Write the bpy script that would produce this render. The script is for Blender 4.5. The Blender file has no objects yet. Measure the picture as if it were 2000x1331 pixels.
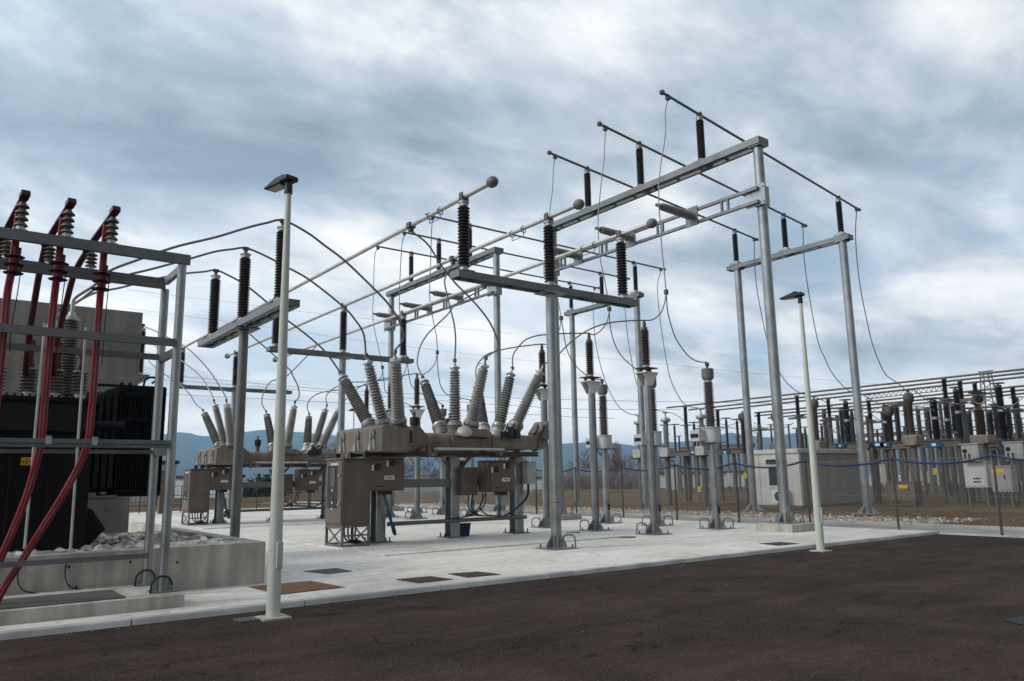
import bpy, math, random
from mathutils import Vector, Matrix
random.seed(7)
SC = bpy.context.scene; COL = SC.collection
PI = math.pi
# ------------------------------------------------------------------ camera model (focal length, pitch and yaw measured from the photograph)
F = 1522.0; CX, CY = 1000.0, 665.5; PITCH = math.atan(269.6/1522); ROLL = 0.0155; HC = 1.6; YAW = math.radians(36.8)
fh = (math.sin(YAW), math.cos(YAW), 0.0); rh = (math.cos(YAW), -math.sin(YAW), 0.0)
cp, sp = math.cos(PITCH), math.sin(PITCH)
FW = Vector((fh[0]*cp, fh[1]*cp, sp)); up0 = Vector((-fh[0]*sp, -fh[1]*sp, cp)); rhv = Vector(rh)
RT = math.cos(ROLL)*rhv - math.sin(ROLL)*up0; UP = math.sin(ROLL)*rhv + math.cos(ROLL)*up0
def ray(x, y): return FW + RT*((x-CX)/F) - UP*((y-CY)/F)
def G(x, y, z=0.13):                       # measured spot on a level plane
    d = ray(x, y); t = (z-HC)/d.z; return Vector((d.x*t, d.y*t, z))
def PL(x, y, ax, v):                       # measured spot on an upright plane
    d = ray(x, y); o = (0, 0, HC); t = (v-o[ax])/d[ax]; return Vector((d.x*t, d.y*t, HC+d.z*t))
def DP(x, y, dep): d = ray(x, y); return Vector((d.x*dep, d.y*dep, HC+d.z*dep))
def proj(p):
    v = Vector(p)-Vector((0, 0, HC)); w = v.dot(FW); return CX+F*v.dot(RT)/w, CY-F*v.dot(UP)/w, w

cam = bpy.data.cameras.new("camera"); co = bpy.data.objects.new("camera", cam); COL.objects.link(co)
M = Matrix((RT, UP, -FW)).transposed().to_4x4(); M.translation = (0, 0, HC); co.matrix_world = M
cam.sensor_width = 36; cam.lens = F/2000*36; cam.clip_end = 20000; cam.clip_start = 0.05
SC.camera = co

# ------------------------------------------------------------------ materials
def mat(name, col, rough=0.6, metal=0.0, var=0.25, scale=6.0, bump=0.0, bscale=60.0, spec=0.3, col2=None, fine=0.0, fscale=80, streak=0.0):
    m = bpy.data.materials.new(name); m.use_nodes = True; nt = m.node_tree; N = nt.nodes; L = nt.links
    b = N['Principled BSDF']; b.inputs['Roughness'].default_value = rough; b.inputs['Metallic'].default_value = metal
    b.inputs['Specular IOR Level'].default_value = spec
    tc = N.new('ShaderNodeTexCoord'); n1 = N.new('ShaderNodeTexNoise'); n1.inputs['Scale'].default_value = scale; n1.inputs['Detail'].default_value = 6
    L.new(tc.outputs['Object'], n1.inputs['Vector'])
    r = N.new('ShaderNodeValToRGB'); c2 = col2 or tuple(c*(1-var) for c in col); c1 = tuple(min(1, c*(1+var*.6)) for c in col) if col2 is None else col
    r.color_ramp.elements[0].position = .32; r.color_ramp.elements[1].position = .68
    r.color_ramp.elements[0].color = (*c2, 1); r.color_ramp.elements[1].color = (*c1, 1)
    L.new(n1.outputs['Fac'], r.inputs['Fac']); out = r.outputs['Color']
    if fine:
        n2 = N.new('ShaderNodeTexNoise'); n2.inputs['Scale'].default_value = fscale; n2.inputs['Detail'].default_value = 3
        L.new(tc.outputs['Object'], n2.inputs['Vector'])
        mr = N.new('ShaderNodeMapRange'); mr.inputs['From Min'].default_value = .3; mr.inputs['From Max'].default_value = .7
        mr.inputs['To Min'].default_value = 1-fine; mr.inputs['To Max'].default_value = 1+fine
        L.new(n2.outputs['Fac'], mr.inputs['Value'])
        mx = N.new('ShaderNodeVectorMath'); mx.operation = 'SCALE'; L.new(out, mx.inputs[0]); L.new(mr.outputs[0], mx.inputs['Scale']); out = mx.outputs[0]
    if streak:                              # dirt washed down an upright face
        mp = N.new('ShaderNodeMapping'); mp.inputs['Scale'].default_value = (7, 7, .35); L.new(tc.outputs['Object'], mp.inputs['Vector'])
        n3 = N.new('ShaderNodeTexNoise'); n3.inputs['Scale'].default_value = 1.0; n3.inputs['Detail'].default_value = 5; L.new(mp.outputs[0], n3.inputs['Vector'])
        mr = N.new('ShaderNodeMapRange'); mr.inputs['From Min'].default_value = .35; mr.inputs['From Max'].default_value = .65
        mr.inputs['To Min'].default_value = 1-streak; mr.inputs['To Max'].default_value = 1+streak*.4
        L.new(n3.outputs['Fac'], mr.inputs['Value'])
        mx = N.new('ShaderNodeVectorMath'); mx.operation = 'SCALE'; L.new(out, mx.inputs[0]); L.new(mr.outputs[0], mx.inputs['Scale']); out = mx.outputs[0]
    L.new(out, b.inputs['Base Color'])
    rr = N.new('ShaderNodeMapRange'); rr.inputs['To Min'].default_value = max(.05, rough-.12); rr.inputs['To Max'].default_value = min(1, rough+.12)
    L.new(n1.outputs['Fac'], rr.inputs['Value']); L.new(rr.outputs[0], b.inputs['Roughness'])
    if bump:
        n4 = N.new('ShaderNodeTexNoise'); n4.inputs['Scale'].default_value = bscale; n4.inputs['Detail'].default_value = 5; L.new(tc.outputs['Object'], n4.inputs['Vector'])
        bp = N.new('ShaderNodeBump'); bp.inputs['Strength'].default_value = bump; bp.inputs['Distance'].default_value = .02
        L.new(n4.outputs['Fac'], bp.inputs['Height']); L.new(bp.outputs[0], b.inputs['Normal'])
    return m
def galv(name, lo, hi, rough, metal, sc=26):
    m = bpy.data.materials.new(name); m.use_nodes = True; nt = m.node_tree; N = nt.nodes; L = nt.links; b = N['Principled BSDF']
    tc = N.new('ShaderNodeTexCoord'); v = N.new('ShaderNodeTexVoronoi'); v.inputs['Scale'].default_value = sc; L.new(tc.outputs['Object'], v.inputs['Vector'])
    n = N.new('ShaderNodeTexNoise'); n.inputs['Scale'].default_value = 2.2; n.inputs['Detail'].default_value = 6; L.new(tc.outputs['Object'], n.inputs['Vector'])
    mx = N.new('ShaderNodeMix'); mx.inputs['Factor'].default_value = .86; 
    sx = N.new('ShaderNodeSeparateColor'); L.new(v.outputs['Color'], sx.inputs[0]); L.new(sx.outputs[0], mx.inputs['A']); L.new(n.outputs['Fac'], mx.inputs['B'])
    r = N.new('ShaderNodeValToRGB'); r.color_ramp.elements[0].position = .25; r.color_ramp.elements[1].position = .75
    r.color_ramp.elements[0].color = (*lo, 1); r.color_ramp.elements[1].color = (*hi, 1); L.new(mx.outputs['Result'], r.inputs['Fac']); L.new(r.outputs[0], b.inputs['Base Color'])
    b.inputs['Metallic'].default_value = metal
    mr = N.new('ShaderNodeMapRange'); mr.inputs['To Min'].default_value = rough-.1; mr.inputs['To Max'].default_value = rough+.15; L.new(n.outputs['Fac'], mr.inputs['Value']); L.new(mr.outputs[0], b.inputs['Roughness'])
    return m
MT = dict(
 galv=galv('galvanised steel', (.165, .176, .18), (.32, .336, .338), .32, .74, 45),
 galvb=galv('dull galvanised beam', (.095, .103, .105), (.185, .195, .195), .45, .6, 45),
 galvd=galv('weathered galvanised steel', (.10, .098, .092), (.18, .177, .17), .42, .6, 45),
 galvbg=galv('dull yard steel', (.07, .061, .053), (.125, .113, .10), .5, .4, 20),
 alu=mat('aluminium tube', (.44, .425, .40), .42, .6, .15, 3),
 wire=mat('aluminium strand', (.17, .17, .165), .5, .5, .1, 3),
 cap=mat('cast aluminium fitting', (.38, .385, .385), .38, .6, .2, 9),
 capd=mat('grey corona ball', (.13, .125, .12), .55, .2, .2, 6),
 clamp=mat('oxidised clamp', (.10, .09, .08), .55, .4, .3, 12),
 brown=mat('brown glazed porcelain', (.030, .0235, .0205), .3, 0, .3, 5),
 vtins=mat('grey brown porcelain', (.135, .112, .100), .4, 0, .3, 2.5),
 shed=mat('dusty grey porcelain', (.115, .10, .088), .45, 0, .3, 5),
 brownr=mat('reddish brown porcelain', (.055, .034, .029), .38, 0, .25, 5),
 black=mat('black insulator', (.013, .012, .013), .4, 0, .2, 5),
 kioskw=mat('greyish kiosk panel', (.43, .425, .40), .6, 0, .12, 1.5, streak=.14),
 grey=mat('grey porcelain', (.205, .195, .18), .4, 0, .25, 4, fine=.12, fscale=22),
 greyt=mat('grey tension porcelain', (.15, .145, .138), .45, 0, .2, 5),
 greyd=mat('dark grey silicone', (.13, .12, .115), .6, 0, .2, 5),
 taupe=mat('taupe painted steel', (.110, .085, .068), .5, 0, .14, 2.5, streak=.12, fine=.04),
 tauped=mat('worn taupe housing', (.175, .146, .118), .46, .2, .16, 2.2, streak=.30, fine=.04, fscale=26),
 taupel=mat('light grey ring', (.36, .345, .32), .45, .2, .15, 5),
 orange=mat('rust stained edge', (.16, .075, .03), .6, 0, .4, 9),
 conc=mat('cast concrete', (.385, .36, .32), .85, 0, .28, 1.3, bump=.25, bscale=40, fine=.08, fscale=35, streak=.24),
 fwall=mat('firewall concrete', (.235, .222, .198), .85, 0, .30, 1.1, bump=.25, bscale=30, fine=.10, fscale=14, streak=.14),
 kerb=mat('kerb stone', (.40, .392, .375), .85, 0, .25, 2.3, bump=.25, bscale=50, fine=.1, fscale=60),
 yardw=mat('dusty pale cabinet', (.28, .275, .262), .6, 0, .15, 2, streak=.15),
 white=mat('white painted panel', (.56, .565, .55), .5, 0, .08, 2, streak=.06),
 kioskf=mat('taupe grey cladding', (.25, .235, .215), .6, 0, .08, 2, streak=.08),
 whiteg=mat('pale grey box', (.42, .43, .43), .5, 0, .1, 3, streak=.08),
 lampp=mat('cream lamp pole paint', (.47, .49, .43), .45, 0, .08, 2, streak=.08),
 dark=mat('charcoal lamp housing', (.014, .013, .013), .5, 0, .2, 6),
 glass=mat('dark glass', (.006, .006, .006), .45, 0, .1, 2, spec=.25),
 lens=mat('lamp lens', (.30, .30, .28), .25, 0, .1, 5),
 tank=mat('black tank paint', (.0055, .0055, .0057), .55, 0, .3, 2, fine=.06, spec=.14),
 tankg=mat('charcoal tank paint', (.010, .010, .0104), .5, 0, .3, 2, spec=.2),
 red=mat('red cable sheath', (.23, .007, .011), .36, 0, .18, 3),
 redd=mat('dark red shrink tube', (.065, .005, .006), .42, 0, .3, 4),
 strand=mat('grey screen strand', (.13, .12, .115), .5, .2, .2, 6),
 rod=mat('pale plastic conduit', (.40, .40, .38), .45, 0, .08, 3),
 blue=mat('blue rope', (.006, .022, .085), .6, 0, .3, 10),
 hose=mat('blue hose', (.012, .075, .15), .5, 0, .2, 8),
 bucket=mat('dark blue plastic', (.008, .02, .06), .4, 0, .2, 8),
 cable=mat('black cable', (.012, .012, .013), .5, 0, .2, 8),
 yellow=mat('yellow warning plate', (.55, .30, .02), .5, 0, .1, 8),
 yellowb=mat('yellow tag', (.38, .33, .04), .5, 0, .1, 8),
 bluep=mat('blue name plate', (.012, .06, .15), .4, 0, .1, 8),
 rust=mat('rusty cover', (.055, .032, .024), .85, 0, .5, 7, bump=.4, bscale=60, fine=.2, fscale=50),
 gpit=mat('rusty gravel fill', (.17, .085, .035), .9, 0, .6, 14, bump=.8, bscale=40, fine=.35, fscale=60),
 grout=mat('rust stained grout', (.25, .22, .185), .9, 0, .5, 9, bump=.3),
 cover=mat('grey brown pit cover', (.085, .075, .072), .8, 0, .2, 3, fine=.1),
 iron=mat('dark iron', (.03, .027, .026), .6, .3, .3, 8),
 fpost=mat('rusty fence post', (.045, .032, .027), .65, .2, .3, 6),
 bed=mat('gravelly soil', (.20, .155, .115), .95, 0, .55, 3, fine=.35, fscale=24, bump=.6, bscale=20),
 straw=mat('dry grass blades', (.135, .085, .043), .9, 0, .5, 1.2),
 grit=mat('grit', (.30, .28, .25), .9, 0, .4, 9),
 fmesh=mat('fence wire', (.20, .19, .175), .5, .4, .2, 6),
 stone=mat('river stone', (.56, .53, .48), .8, 0, .62, 7, fine=.15, fscale=40),
 gravel=mat('pale gravel', (.44, .385, .33), .85, 0, .45, 8, fine=.2, fscale=30),
 bark=mat('bare bark', (.12, .095, .08), .9, 0, .3, 3),
 twig=mat('bare twigs', (.17, .135, .115), .9, 0, .3, .6),
 twigr=mat('russet twigs', (.22, .125, .08), .9, 0, .3, .6),
 hedge=mat('dark evergreen', (.03, .036, .022), .9, 0, .4, 2),
 bwall=mat('pale blue grey cladding', (.40, .44, .45), .7, 0, .06, .2, streak=.05),
 bgrey=mat('grey louvres', (.16, .165, .17), .7, 0, .1, .4),
 roofd=mat('dark roof edge', (.03, .03, .03), .7, 0, .1, 1),
)
def asphalt():
    m = bpy.data.materials.new('asphalt'); m.use_nodes = True; nt = m.node_tree; N = nt.nodes; L = nt.links; b = N['Principled BSDF']
    tc = N.new('ShaderNodeTexCoord')
    def noise(s, d, sc=(1, 1, 1), dist=0):
        mp = N.new('ShaderNodeMapping'); mp.inputs['Scale'].default_value = sc; L.new(tc.outputs['Object'], mp.inputs['Vector'])
        n = N.new('ShaderNodeTexNoise'); n.inputs['Scale'].default_value = s; n.inputs['Detail'].default_value = d; n.inputs['Distortion'].default_value = dist; L.new(mp.outputs[0], n.inputs['Vector']); return n.outputs['Fac']
    def ramp(f, p0, c0, p1, c1):
        r = N.new('ShaderNodeValToRGB'); r.color_ramp.elements[0].position = p0; r.color_ramp.elements[1].position = p1
        r.color_ramp.elements[0].color = (*c0, 1); r.color_ramp.elements[1].color = (*c1, 1); L.new(f, r.inputs['Fac']); return r.outputs['Color']
    def mul(a, c):
        x = N.new('ShaderNodeMix'); x.data_type = 'RGBA'; x.blend_type = 'MULTIPLY'; x.inputs['Factor'].default_value = 1; L.new(a, x.inputs['A']); L.new(c, x.inputs['B']); return x.outputs['Result']
    base = ramp(noise(.55, 7, (1, 1, 1), .6), .3, (.029, .0192, .0158), .72, (.053, .0365, .0305))
    pat = ramp(noise(1.3, 8, (1, 2.2, 1), .8), .36, (.76, .75, .74), .6, (1.08, 1.07, 1.06))
    fine = mul(ramp(noise(150, 3), .30, (.35, .35, .35), .72, (1.75, 1.75, 1.75)), ramp(noise(48, 3), .3, (.75, .75, .75), .7, (1.25, 1.25, 1.25)))
    track = ramp(noise(.8, 4, (.10, 2.4, 1), .2), .40, (.88, .87, .86), .62, (1.10, 1.09, 1.08))
    stain = ramp(noise(2.3, 7, (1, 1, 1), 1.4), .30, (.42, .40, .40), .37, (1, 1, 1))
    c = mul(mul(mul(mul(base, pat), fine), track), stain)
    v = N.new('ShaderNodeTexVoronoi'); v.inputs['Scale'].default_value = 110; L.new(tc.outputs['Object'], v.inputs['Vector'])
    sx = N.new('ShaderNodeSeparateColor'); L.new(v.outputs['Color'], sx.inputs[0])
    g = N.new('ShaderNodeMath'); g.operation = 'GREATER_THAN'; g.inputs[1].default_value = .965; L.new(sx.outputs[0], g.inputs[0])
    x = N.new('ShaderNodeMix'); x.data_type = 'RGBA'; L.new(g.outputs[0], x.inputs['Factor']); L.new(c, x.inputs['A']); x.inputs['B'].default_value = (.105, .09, .082, 1)
    mpc = N.new('ShaderNodeMapping'); L.new(tc.outputs['Object'], mpc.inputs['Vector']); nz = N.new('ShaderNodeTexNoise'); nz.inputs['Scale'].default_value = 1.6; nz.inputs['Detail'].default_value = 6; L.new(tc.outputs['Object'], nz.inputs['Vector'])
    ad = N.new('ShaderNodeMix'); ad.data_type = 'RGBA'; ad.blend_type = 'ADD'; ad.inputs['Factor'].default_value = .9; L.new(tc.outputs['Object'], ad.inputs['A']); L.new(nz.outputs['Color'], ad.inputs['B'])
    vc = N.new('ShaderNodeTexVoronoi'); vc.feature = 'DISTANCE_TO_EDGE'; vc.inputs['Scale'].default_value = .42; L.new(ad.outputs['Result'], vc.inputs['Vector'])
    ck = ramp(vc.outputs['Distance'], .0012, (1, 1, 1), .0045, (0, 0, 0)); cm = ramp(noise(.33, 3), .56, (0, 0, 0), .66, (.75, .75, .75)); ckm = mul(ck, cm); sc_ = N.new('ShaderNodeSeparateColor'); L.new(ckm, sc_.inputs[0])
    y_ = N.new('ShaderNodeMix'); y_.data_type = 'RGBA'; L.new(sc_.outputs[0], y_.inputs['Factor']); L.new(x.outputs['Result'], y_.inputs['A']); y_.inputs['B'].default_value = (.008, .006, .005, 1)
    L.new(y_.outputs['Result'], b.inputs['Base Color']); b.inputs['Roughness'].default_value = .95; b.inputs['Specular IOR Level'].default_value = .08
    bp = N.new('ShaderNodeBump'); bp.inputs['Strength'].default_value = .55; bp.inputs['Distance'].default_value = .012; L.new(v.outputs['Distance'], bp.inputs['Height']); L.new(bp.outputs[0], b.inputs['Normal'])
    return m
def slabmat():
    m = bpy.data.materials.new('pale concrete slab'); m.use_nodes = True; nt = m.node_tree; N = nt.nodes; L = nt.links; b = N['Principled BSDF']
    tc = N.new('ShaderNodeTexCoord')
    def noise(s, d, sc=(1, 1, 1), dist=0):
        mp = N.new('ShaderNodeMapping'); mp.inputs['Scale'].default_value = sc; L.new(tc.outputs['Object'], mp.inputs['Vector'])
        n = N.new('ShaderNodeTexNoise'); n.inputs['Scale'].default_value = s; n.inputs['Detail'].default_value = d; n.inputs['Distortion'].default_value = dist; L.new(mp.outputs[0], n.inputs['Vector']); return n.outputs['Fac']
    def ramp(f, p0, c0, p1, c1):
        r = N.new('ShaderNodeValToRGB'); r.color_ramp.elements[0].position = p0; r.color_ramp.elements[1].position = p1
        r.color_ramp.elements[0].color = (*c0, 1); r.color_ramp.elements[1].color = (*c1, 1); L.new(f, r.inputs['Fac']); return r.outputs['Color']
    def mul(a, c):
        x = N.new('ShaderNodeMix'); x.data_type = 'RGBA'; x.blend_type = 'MULTIPLY'; x.inputs['Factor'].default_value = 1; L.new(a, x.inputs['A']); L.new(c, x.inputs['B']); return x.outputs['Result']
    base = ramp(noise(.35, 6, (1, 1, 1), .5), .3, (.53, .50, .455), .7, (.65, .625, .585))
    st = ramp(noise(.9, 7, (.7, 1.6, 1), 1.0), .36, (.86, .845, .82), .55, (1.02, 1.02, 1.02))
    sp_ = mul(ramp(noise(7, 6), .36, (.84, .82, .79), .5, (1, 1, 1)), ramp(noise(1.7, 8, (1, 1, 1), 1.5), .29, (.74, .68, .61), .36, (1, 1, 1)))
    fi = ramp(noise(70, 2), .3, (.9, .9, .9), .7, (1.06, 1.06, 1.06))
    L.new(mul(mul(mul(base, st), sp_), fi), b.inputs['Base Color']); b.inputs['Roughness'].default_value = .85; b.inputs['Specular IOR Level'].default_value = .3
    bp = N.new('ShaderNodeBump'); bp.inputs['Strength'].default_value = .2; bp.inputs['Distance'].default_value = .01; L.new(noise(45, 5), bp.inputs['Height']); L.new(bp.outputs[0], b.inputs['Normal'])
    return m
def fieldmat():
    m = bpy.data.materials.new('winter grass'); m.use_nodes = True; nt = m.node_tree; N = nt.nodes; L = nt.links; b = N['Principled BSDF']
    tc = N.new('ShaderNodeTexCoord'); n = N.new('ShaderNodeTexNoise'); n.inputs['Scale'].default_value = .25; n.inputs['Detail'].default_value = 8; L.new(tc.outputs['Object'], n.inputs['Vector'])
    r = N.new('ShaderNodeValToRGB'); e = r.color_ramp.elements; e[0].position = .3; e[0].color = (.055, .035, .019, 1); e[1].position = .7; e[1].color = (.155, .100, .055, 1)
    k = e.new(.5); k.color = (.104, .067, .036, 1); L.new(n.outputs['Fac'], r.inputs['Fac'])
    n2 = N.new('ShaderNodeTexNoise'); n2.inputs['Scale'].default_value = 9; n2.inputs['Detail'].default_value = 5; L.new(tc.outputs['Object'], n2.inputs['Vector'])
    r2 = N.new('ShaderNodeValToRGB'); r2.color_ramp.elements[0].position = .3; r2.color_ramp.elements[0].color = (.45, .5, .42, 1); r2.color_ramp.elements[1].position = .65; r2.color_ramp.elements[1].color = (1.2, 1.15, 1.1, 1); L.new(n2.outputs['Fac'], r2.inputs['Fac'])
    x = N.new('ShaderNodeMix'); x.data_type = 'RGBA'; x.blend_type = 'MULTIPLY'; x.inputs['Factor'].default_value = 1; L.new(r.outputs[0], x.inputs['A']); L.new(r2.outputs[0], x.inputs['B'])
    L.new(x.outputs['Result'], b.inputs['Base Color']); b.inputs['Roughness'].default_value = .95; b.inputs['Specular IOR Level'].default_value = .1
    bp = N.new('ShaderNodeBump'); bp.inputs['Strength'].default_value = .8; bp.inputs['Distance'].default_value = .05; L.new(n2.outputs['Fac'], bp.inputs['Height']); L.new(bp.outputs[0], b.inputs['Normal'])
    return m
def island(m, lo, mid, hi):
    nt = m.node_tree; N = nt.nodes; L = nt.links; b = N['Principled BSDF']; g = N.new('ShaderNodeNewGeometry'); r = N.new('ShaderNodeValToRGB'); e = r.color_ramp.elements
    e[0].color = (*lo, 1); e[1].color = (*hi, 1); k = e.new(.5); k.color = (*mid, 1); L.new(g.outputs['Random Per Island'], r.inputs['Fac'])
    src = b.inputs['Base Color'].links[0].from_socket; x = N.new('ShaderNodeMix'); x.data_type = 'RGBA'; x.blend_type = 'MULTIPLY'; x.inputs['Factor'].default_value = 1; L.new(src, x.inputs['A']); L.new(r.outputs[0], x.inputs['B']); L.new(x.outputs['Result'], b.inputs['Base Color'])
island(MT['stone'], (.5, .48, .46), (1.05, 1.03, 1.0), (1.5, 1.48, 1.45)); island(MT['gravel'], (.3, .27, .24), (.8, .75, .7), (1.35, 1.3, 1.25)); island(MT['straw'], (.45, .5, .4), (1, 1, 1), (1.6, 1.5, 1.4)); island(MT['grit'], (.3, .3, .3), (.6, .6, .6), (1.1, 1.1, 1.1))
MT['asphalt'] = asphalt(); MT['slab'] = slabmat(); MT['field'] = fieldmat()
MT['verge'] = mat('green verge', (.055, .075, .025), .95, 0, .4, 1.5)
MT['path'] = mat('worn service path', (.30, .285, .265), .9, 0, .25, .8, bump=.2, fine=.12, fscale=30)
MT['hill'] = mat('wooded hill', (.032, .042, .030), .95, 0, .35, .004)

# ------------------------------------------------------------------ mesh builder
ORG = {}
class MB:
    def __init__(s): s.v = []; s.f = []
    def add(s, vs, fs):
        b = len(s.v); s.v += [tuple(v) for v in vs]; s.f += [tuple(i+b for i in f) for f in fs]; return s
    def box(s, x0, x1, y0, y1, z0, z1):
        vs = [(x, y, z) for z in (z0, z1) for y in (y0, y1) for x in (x0, x1)]
        return s.add(vs, [(0, 2, 3, 1), (4, 5, 7, 6), (0, 1, 5, 4), (2, 6, 7, 3), (0, 4, 6, 2), (1, 3, 7, 5)])
    def cb(s, c, sx, sy, sz): return s.box(c[0]-sx/2, c[0]+sx/2, c[1]-sy/2, c[1]+sy/2, c[2]-sz/2, c[2]+sz/2)
    def bar(s, p, q, w, h, up=(0, 0, 1)):
        p, q = Vector(p), Vector(q); d = (q-p).normalized(); u = Vector(up)
        if abs(d.dot(u)) > .97: u = Vector((1, 0, 0))
        sd = d.cross(u).normalized(); u = sd.cross(d).normalized(); vs = []
        for a in (p, q):
            for k, l in ((-1, -1), (1, -1), (1, 1), (-1, 1)): vs.append(a+sd*(k*w/2)+u*(l*h/2))
        return s.add(vs, [(3, 2, 1, 0), (4, 5, 6, 7), (0, 1, 5, 4), (1, 2, 6, 5), (2, 3, 7, 6), (3, 0, 4, 7)])
    def tube(s, pts, r, seg=8, caps=True):
        P = [Vector(p) for p in pts]; n = len(P); rs = r if isinstance(r, (list, tuple)) else [r]*n
        t0 = (P[1]-P[0]).normalized(); a = Vector((0, 0, 1)) if abs(t0.z) < .9 else Vector((1, 0, 0)); u = t0.cross(a).normalized(); vs = []; fs = []
        for i in range(n):
            t = (P[min(i+1, n-1)]-P[max(i-1, 0)]).normalized(); u = (u-t*u.dot(t)).normalized(); w = t.cross(u)
            for k in range(seg):
                an = 2*PI*k/seg; vs.append(P[i]+(u*math.cos(an)+w*math.sin(an))*rs[i])
        for i in range(n-1):
            for k in range(seg):
                k2 = (k+1) % seg; fs.append((i*seg+k, i*seg+k2, (i+1)*seg+k2, (i+1)*seg+k))
        if caps: fs.append(tuple(range(seg-1, -1, -1))); fs.append(tuple((n-1)*seg+k for k in range(seg)))
        return s.add(vs, fs)
    def cyl(s, p, q, r0, r1=None, seg=16): return s.tube([p, q], [r0, r0 if r1 is None else r1], seg)
    def lathe(s, prof, p0, ax=(0, 0, 1), seg=16):
        ax = Vector(ax).normalized(); a = Vector((1, 0, 0)) if abs(ax.x) < .9 else Vector((0, 1, 0)); u = ax.cross(a).normalized(); w = ax.cross(u); p0 = Vector(p0); vs = []; fs = []
        for r, z in prof:
            for k in range(seg):
                an = 2*PI*k/seg; vs.append(p0+ax*z+(u*math.cos(an)+w*math.sin(an))*r)
        for i in range(len(prof)-1):
            for k in range(seg):
                k2 = (k+1) % seg; fs.append((i*seg+k, i*seg+k2, (i+1)*seg+k2, (i+1)*seg+k))
        fs.append(tuple(range(seg-1, -1, -1))); fs.append(tuple((len(prof)-1)*seg+k for k in range(seg)))
        return s.add(vs, fs)
    def ball(s, c, r, ax=(0, 0, 1), k=1.0, seg=14):
        n = 8; return s.lathe([(max(.002, r*math.sin(PI*i/n)), -r*k*math.cos(PI*i/n)) for i in range(n+1)], c, ax, seg)
    def prism(s, poly, d):                    # poly: points in 3-D, swept along vector d
        n = len(poly); P = [Vector(p) for p in poly]; d = Vector(d)
        return s.add(P+[p+d for p in P], [tuple(range(n-1, -1, -1)), tuple(range(n, 2*n))]+[(i, (i+1) % n, n+(i+1) % n, n+i) for i in range(n)])
    def build(s, name, m, parent=None, bevel=0, ang=38):
        o = Vector((0, 0, 0)) if parent is None else ORG[parent.name]
        me = bpy.data.meshes.new(name); me.from_pydata([tuple(Vector(v)-o) for v in s.v], [], s.f); me.validate()
        me.materials.append(MT[m]); 
        me.polygons.foreach_set('use_smooth', [True]*len(me.polygons)); me.set_sharp_from_angle(angle=math.radians(ang)); me.update()
        ob = bpy.data.objects.new(name, me); COL.objects.link(ob)
        if parent: ob.parent = parent
        ORG[ob.name] = o
        if bevel:
            b = ob.modifiers.new('bevel', 'BEVEL'); b.width = bevel; b.segments = 2; b.limit_method = 'ANGLE'; b.angle_limit = math.radians(50)
        return ob
def tag(o, label=None, cat=None, group=None, kind=None):
    for k, v in (('label', label), ('category', cat), ('group', group), ('kind', kind)):
        if v: o[k] = v
    return o
def thing(name, loc, label, cat, group=None):
    o = bpy.data.objects.new(name, None); COL.objects.link(o); o.location = loc; o.empty_display_size = .2; ORG[o.name] = Vector(loc); return tag(o, label, cat, group)
def solo(mb, name, m, label, cat, group=None, bevel=0): return tag(mb.build(name, m, None, bevel), label, cat, group)
def struct(mb, name, m, bevel=0): return tag(mb.build(name, m, None, bevel), kind='structure')
def kids(o): return [c for c in COL.objects if c.parent == o]
def dup(root, off, label, group=None):
    tree = [(c, kids(c)) for c in kids(root)]
    r = root.copy(); COL.objects.link(r); r.location = root.location+Vector(off); r['label'] = label
    if group: r['group'] = group; root['group'] = group
    ORG[r.name] = ORG[root.name]+Vector(off)
    for c, gs in tree:
        d = c.copy(); COL.objects.link(d); d.parent = r; ORG[d.name] = ORG[r.name]
        for g in gs: e = g.copy(); COL.objects.link(e); e.parent = d; ORG[e.name] = ORG[r.name]
    return r
def crv(pts, n=6):                            # smooth curve through points
    P = [Vector(p) for p in pts]; out = []
    for i in range(len(P)-1):
        a, b, c, d = P[max(i-1, 0)], P[i], P[i+1], P[min(i+2, len(P)-1)]
        for k in range(n):
            t = k/n; out.append(.5*((2*b)+(c-a)*t+(2*a-5*b+4*c-d)*t*t+(3*b-a-3*c+d)*t**3))
    return out+[P[-1]]
def hang(P0, P1, mid, n=6):                   # a conductor between two fixings, sagging as measured
    P0, P1 = Vector(P0), Vector(P1); q = [proj(P0)[:2]]+list(mid)+[proj(P1)[:2]]; d0, d1 = proj(P0)[2], proj(P1)[2]
    L = [0]
    for a, b in zip(q, q[1:]): L.append(L[-1]+math.dist(a, b))
    return crv([P0]+[DP(*m, d0+(d1-d0)*L[i+1]/L[-1]) for i, m in enumerate(mid)]+[P1], n)
def sheds(L, n, rc, rs, taper=1.0, alt=0.0):
    out = [(rc, 0)]; p = L/n
    for i in range(n):
        k = 1+(taper-1)*(i/n); z = i*p; R = rs*k-(alt if i % 2 else 0); c = rc*k
        out += [(c, z+.14*p), (R*.975, z+.2*p), (R, z+.27*p), (R*.97, z+.35*p), (c*1.03, z+.88*p)]
    return out+[(rc*taper, L)]
def post_ins(par, p, L, n, rc, rs, m, seg=14, capr=None, top=True):
    p = Vector(p); cr = capr or rc*1.12; hb = .09
    i = MB().lathe(sheds(L-2*hb, n, rc, rs), p+Vector((0, 0, hb)), seg=seg).build('insulator', m, par)
    MB().cyl(p, p+Vector((0, 0, hb+.01)), cr, seg=12).build('base_fitting', 'cap', i)
    if top: MB().lathe([(cr, 0), (cr, .06), (cr*1.25, .062), (cr*1.25, .09)], p+Vector((0, 0, L-hb)), seg=12).build('top_fitting', 'cap', i)
    return i
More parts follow.
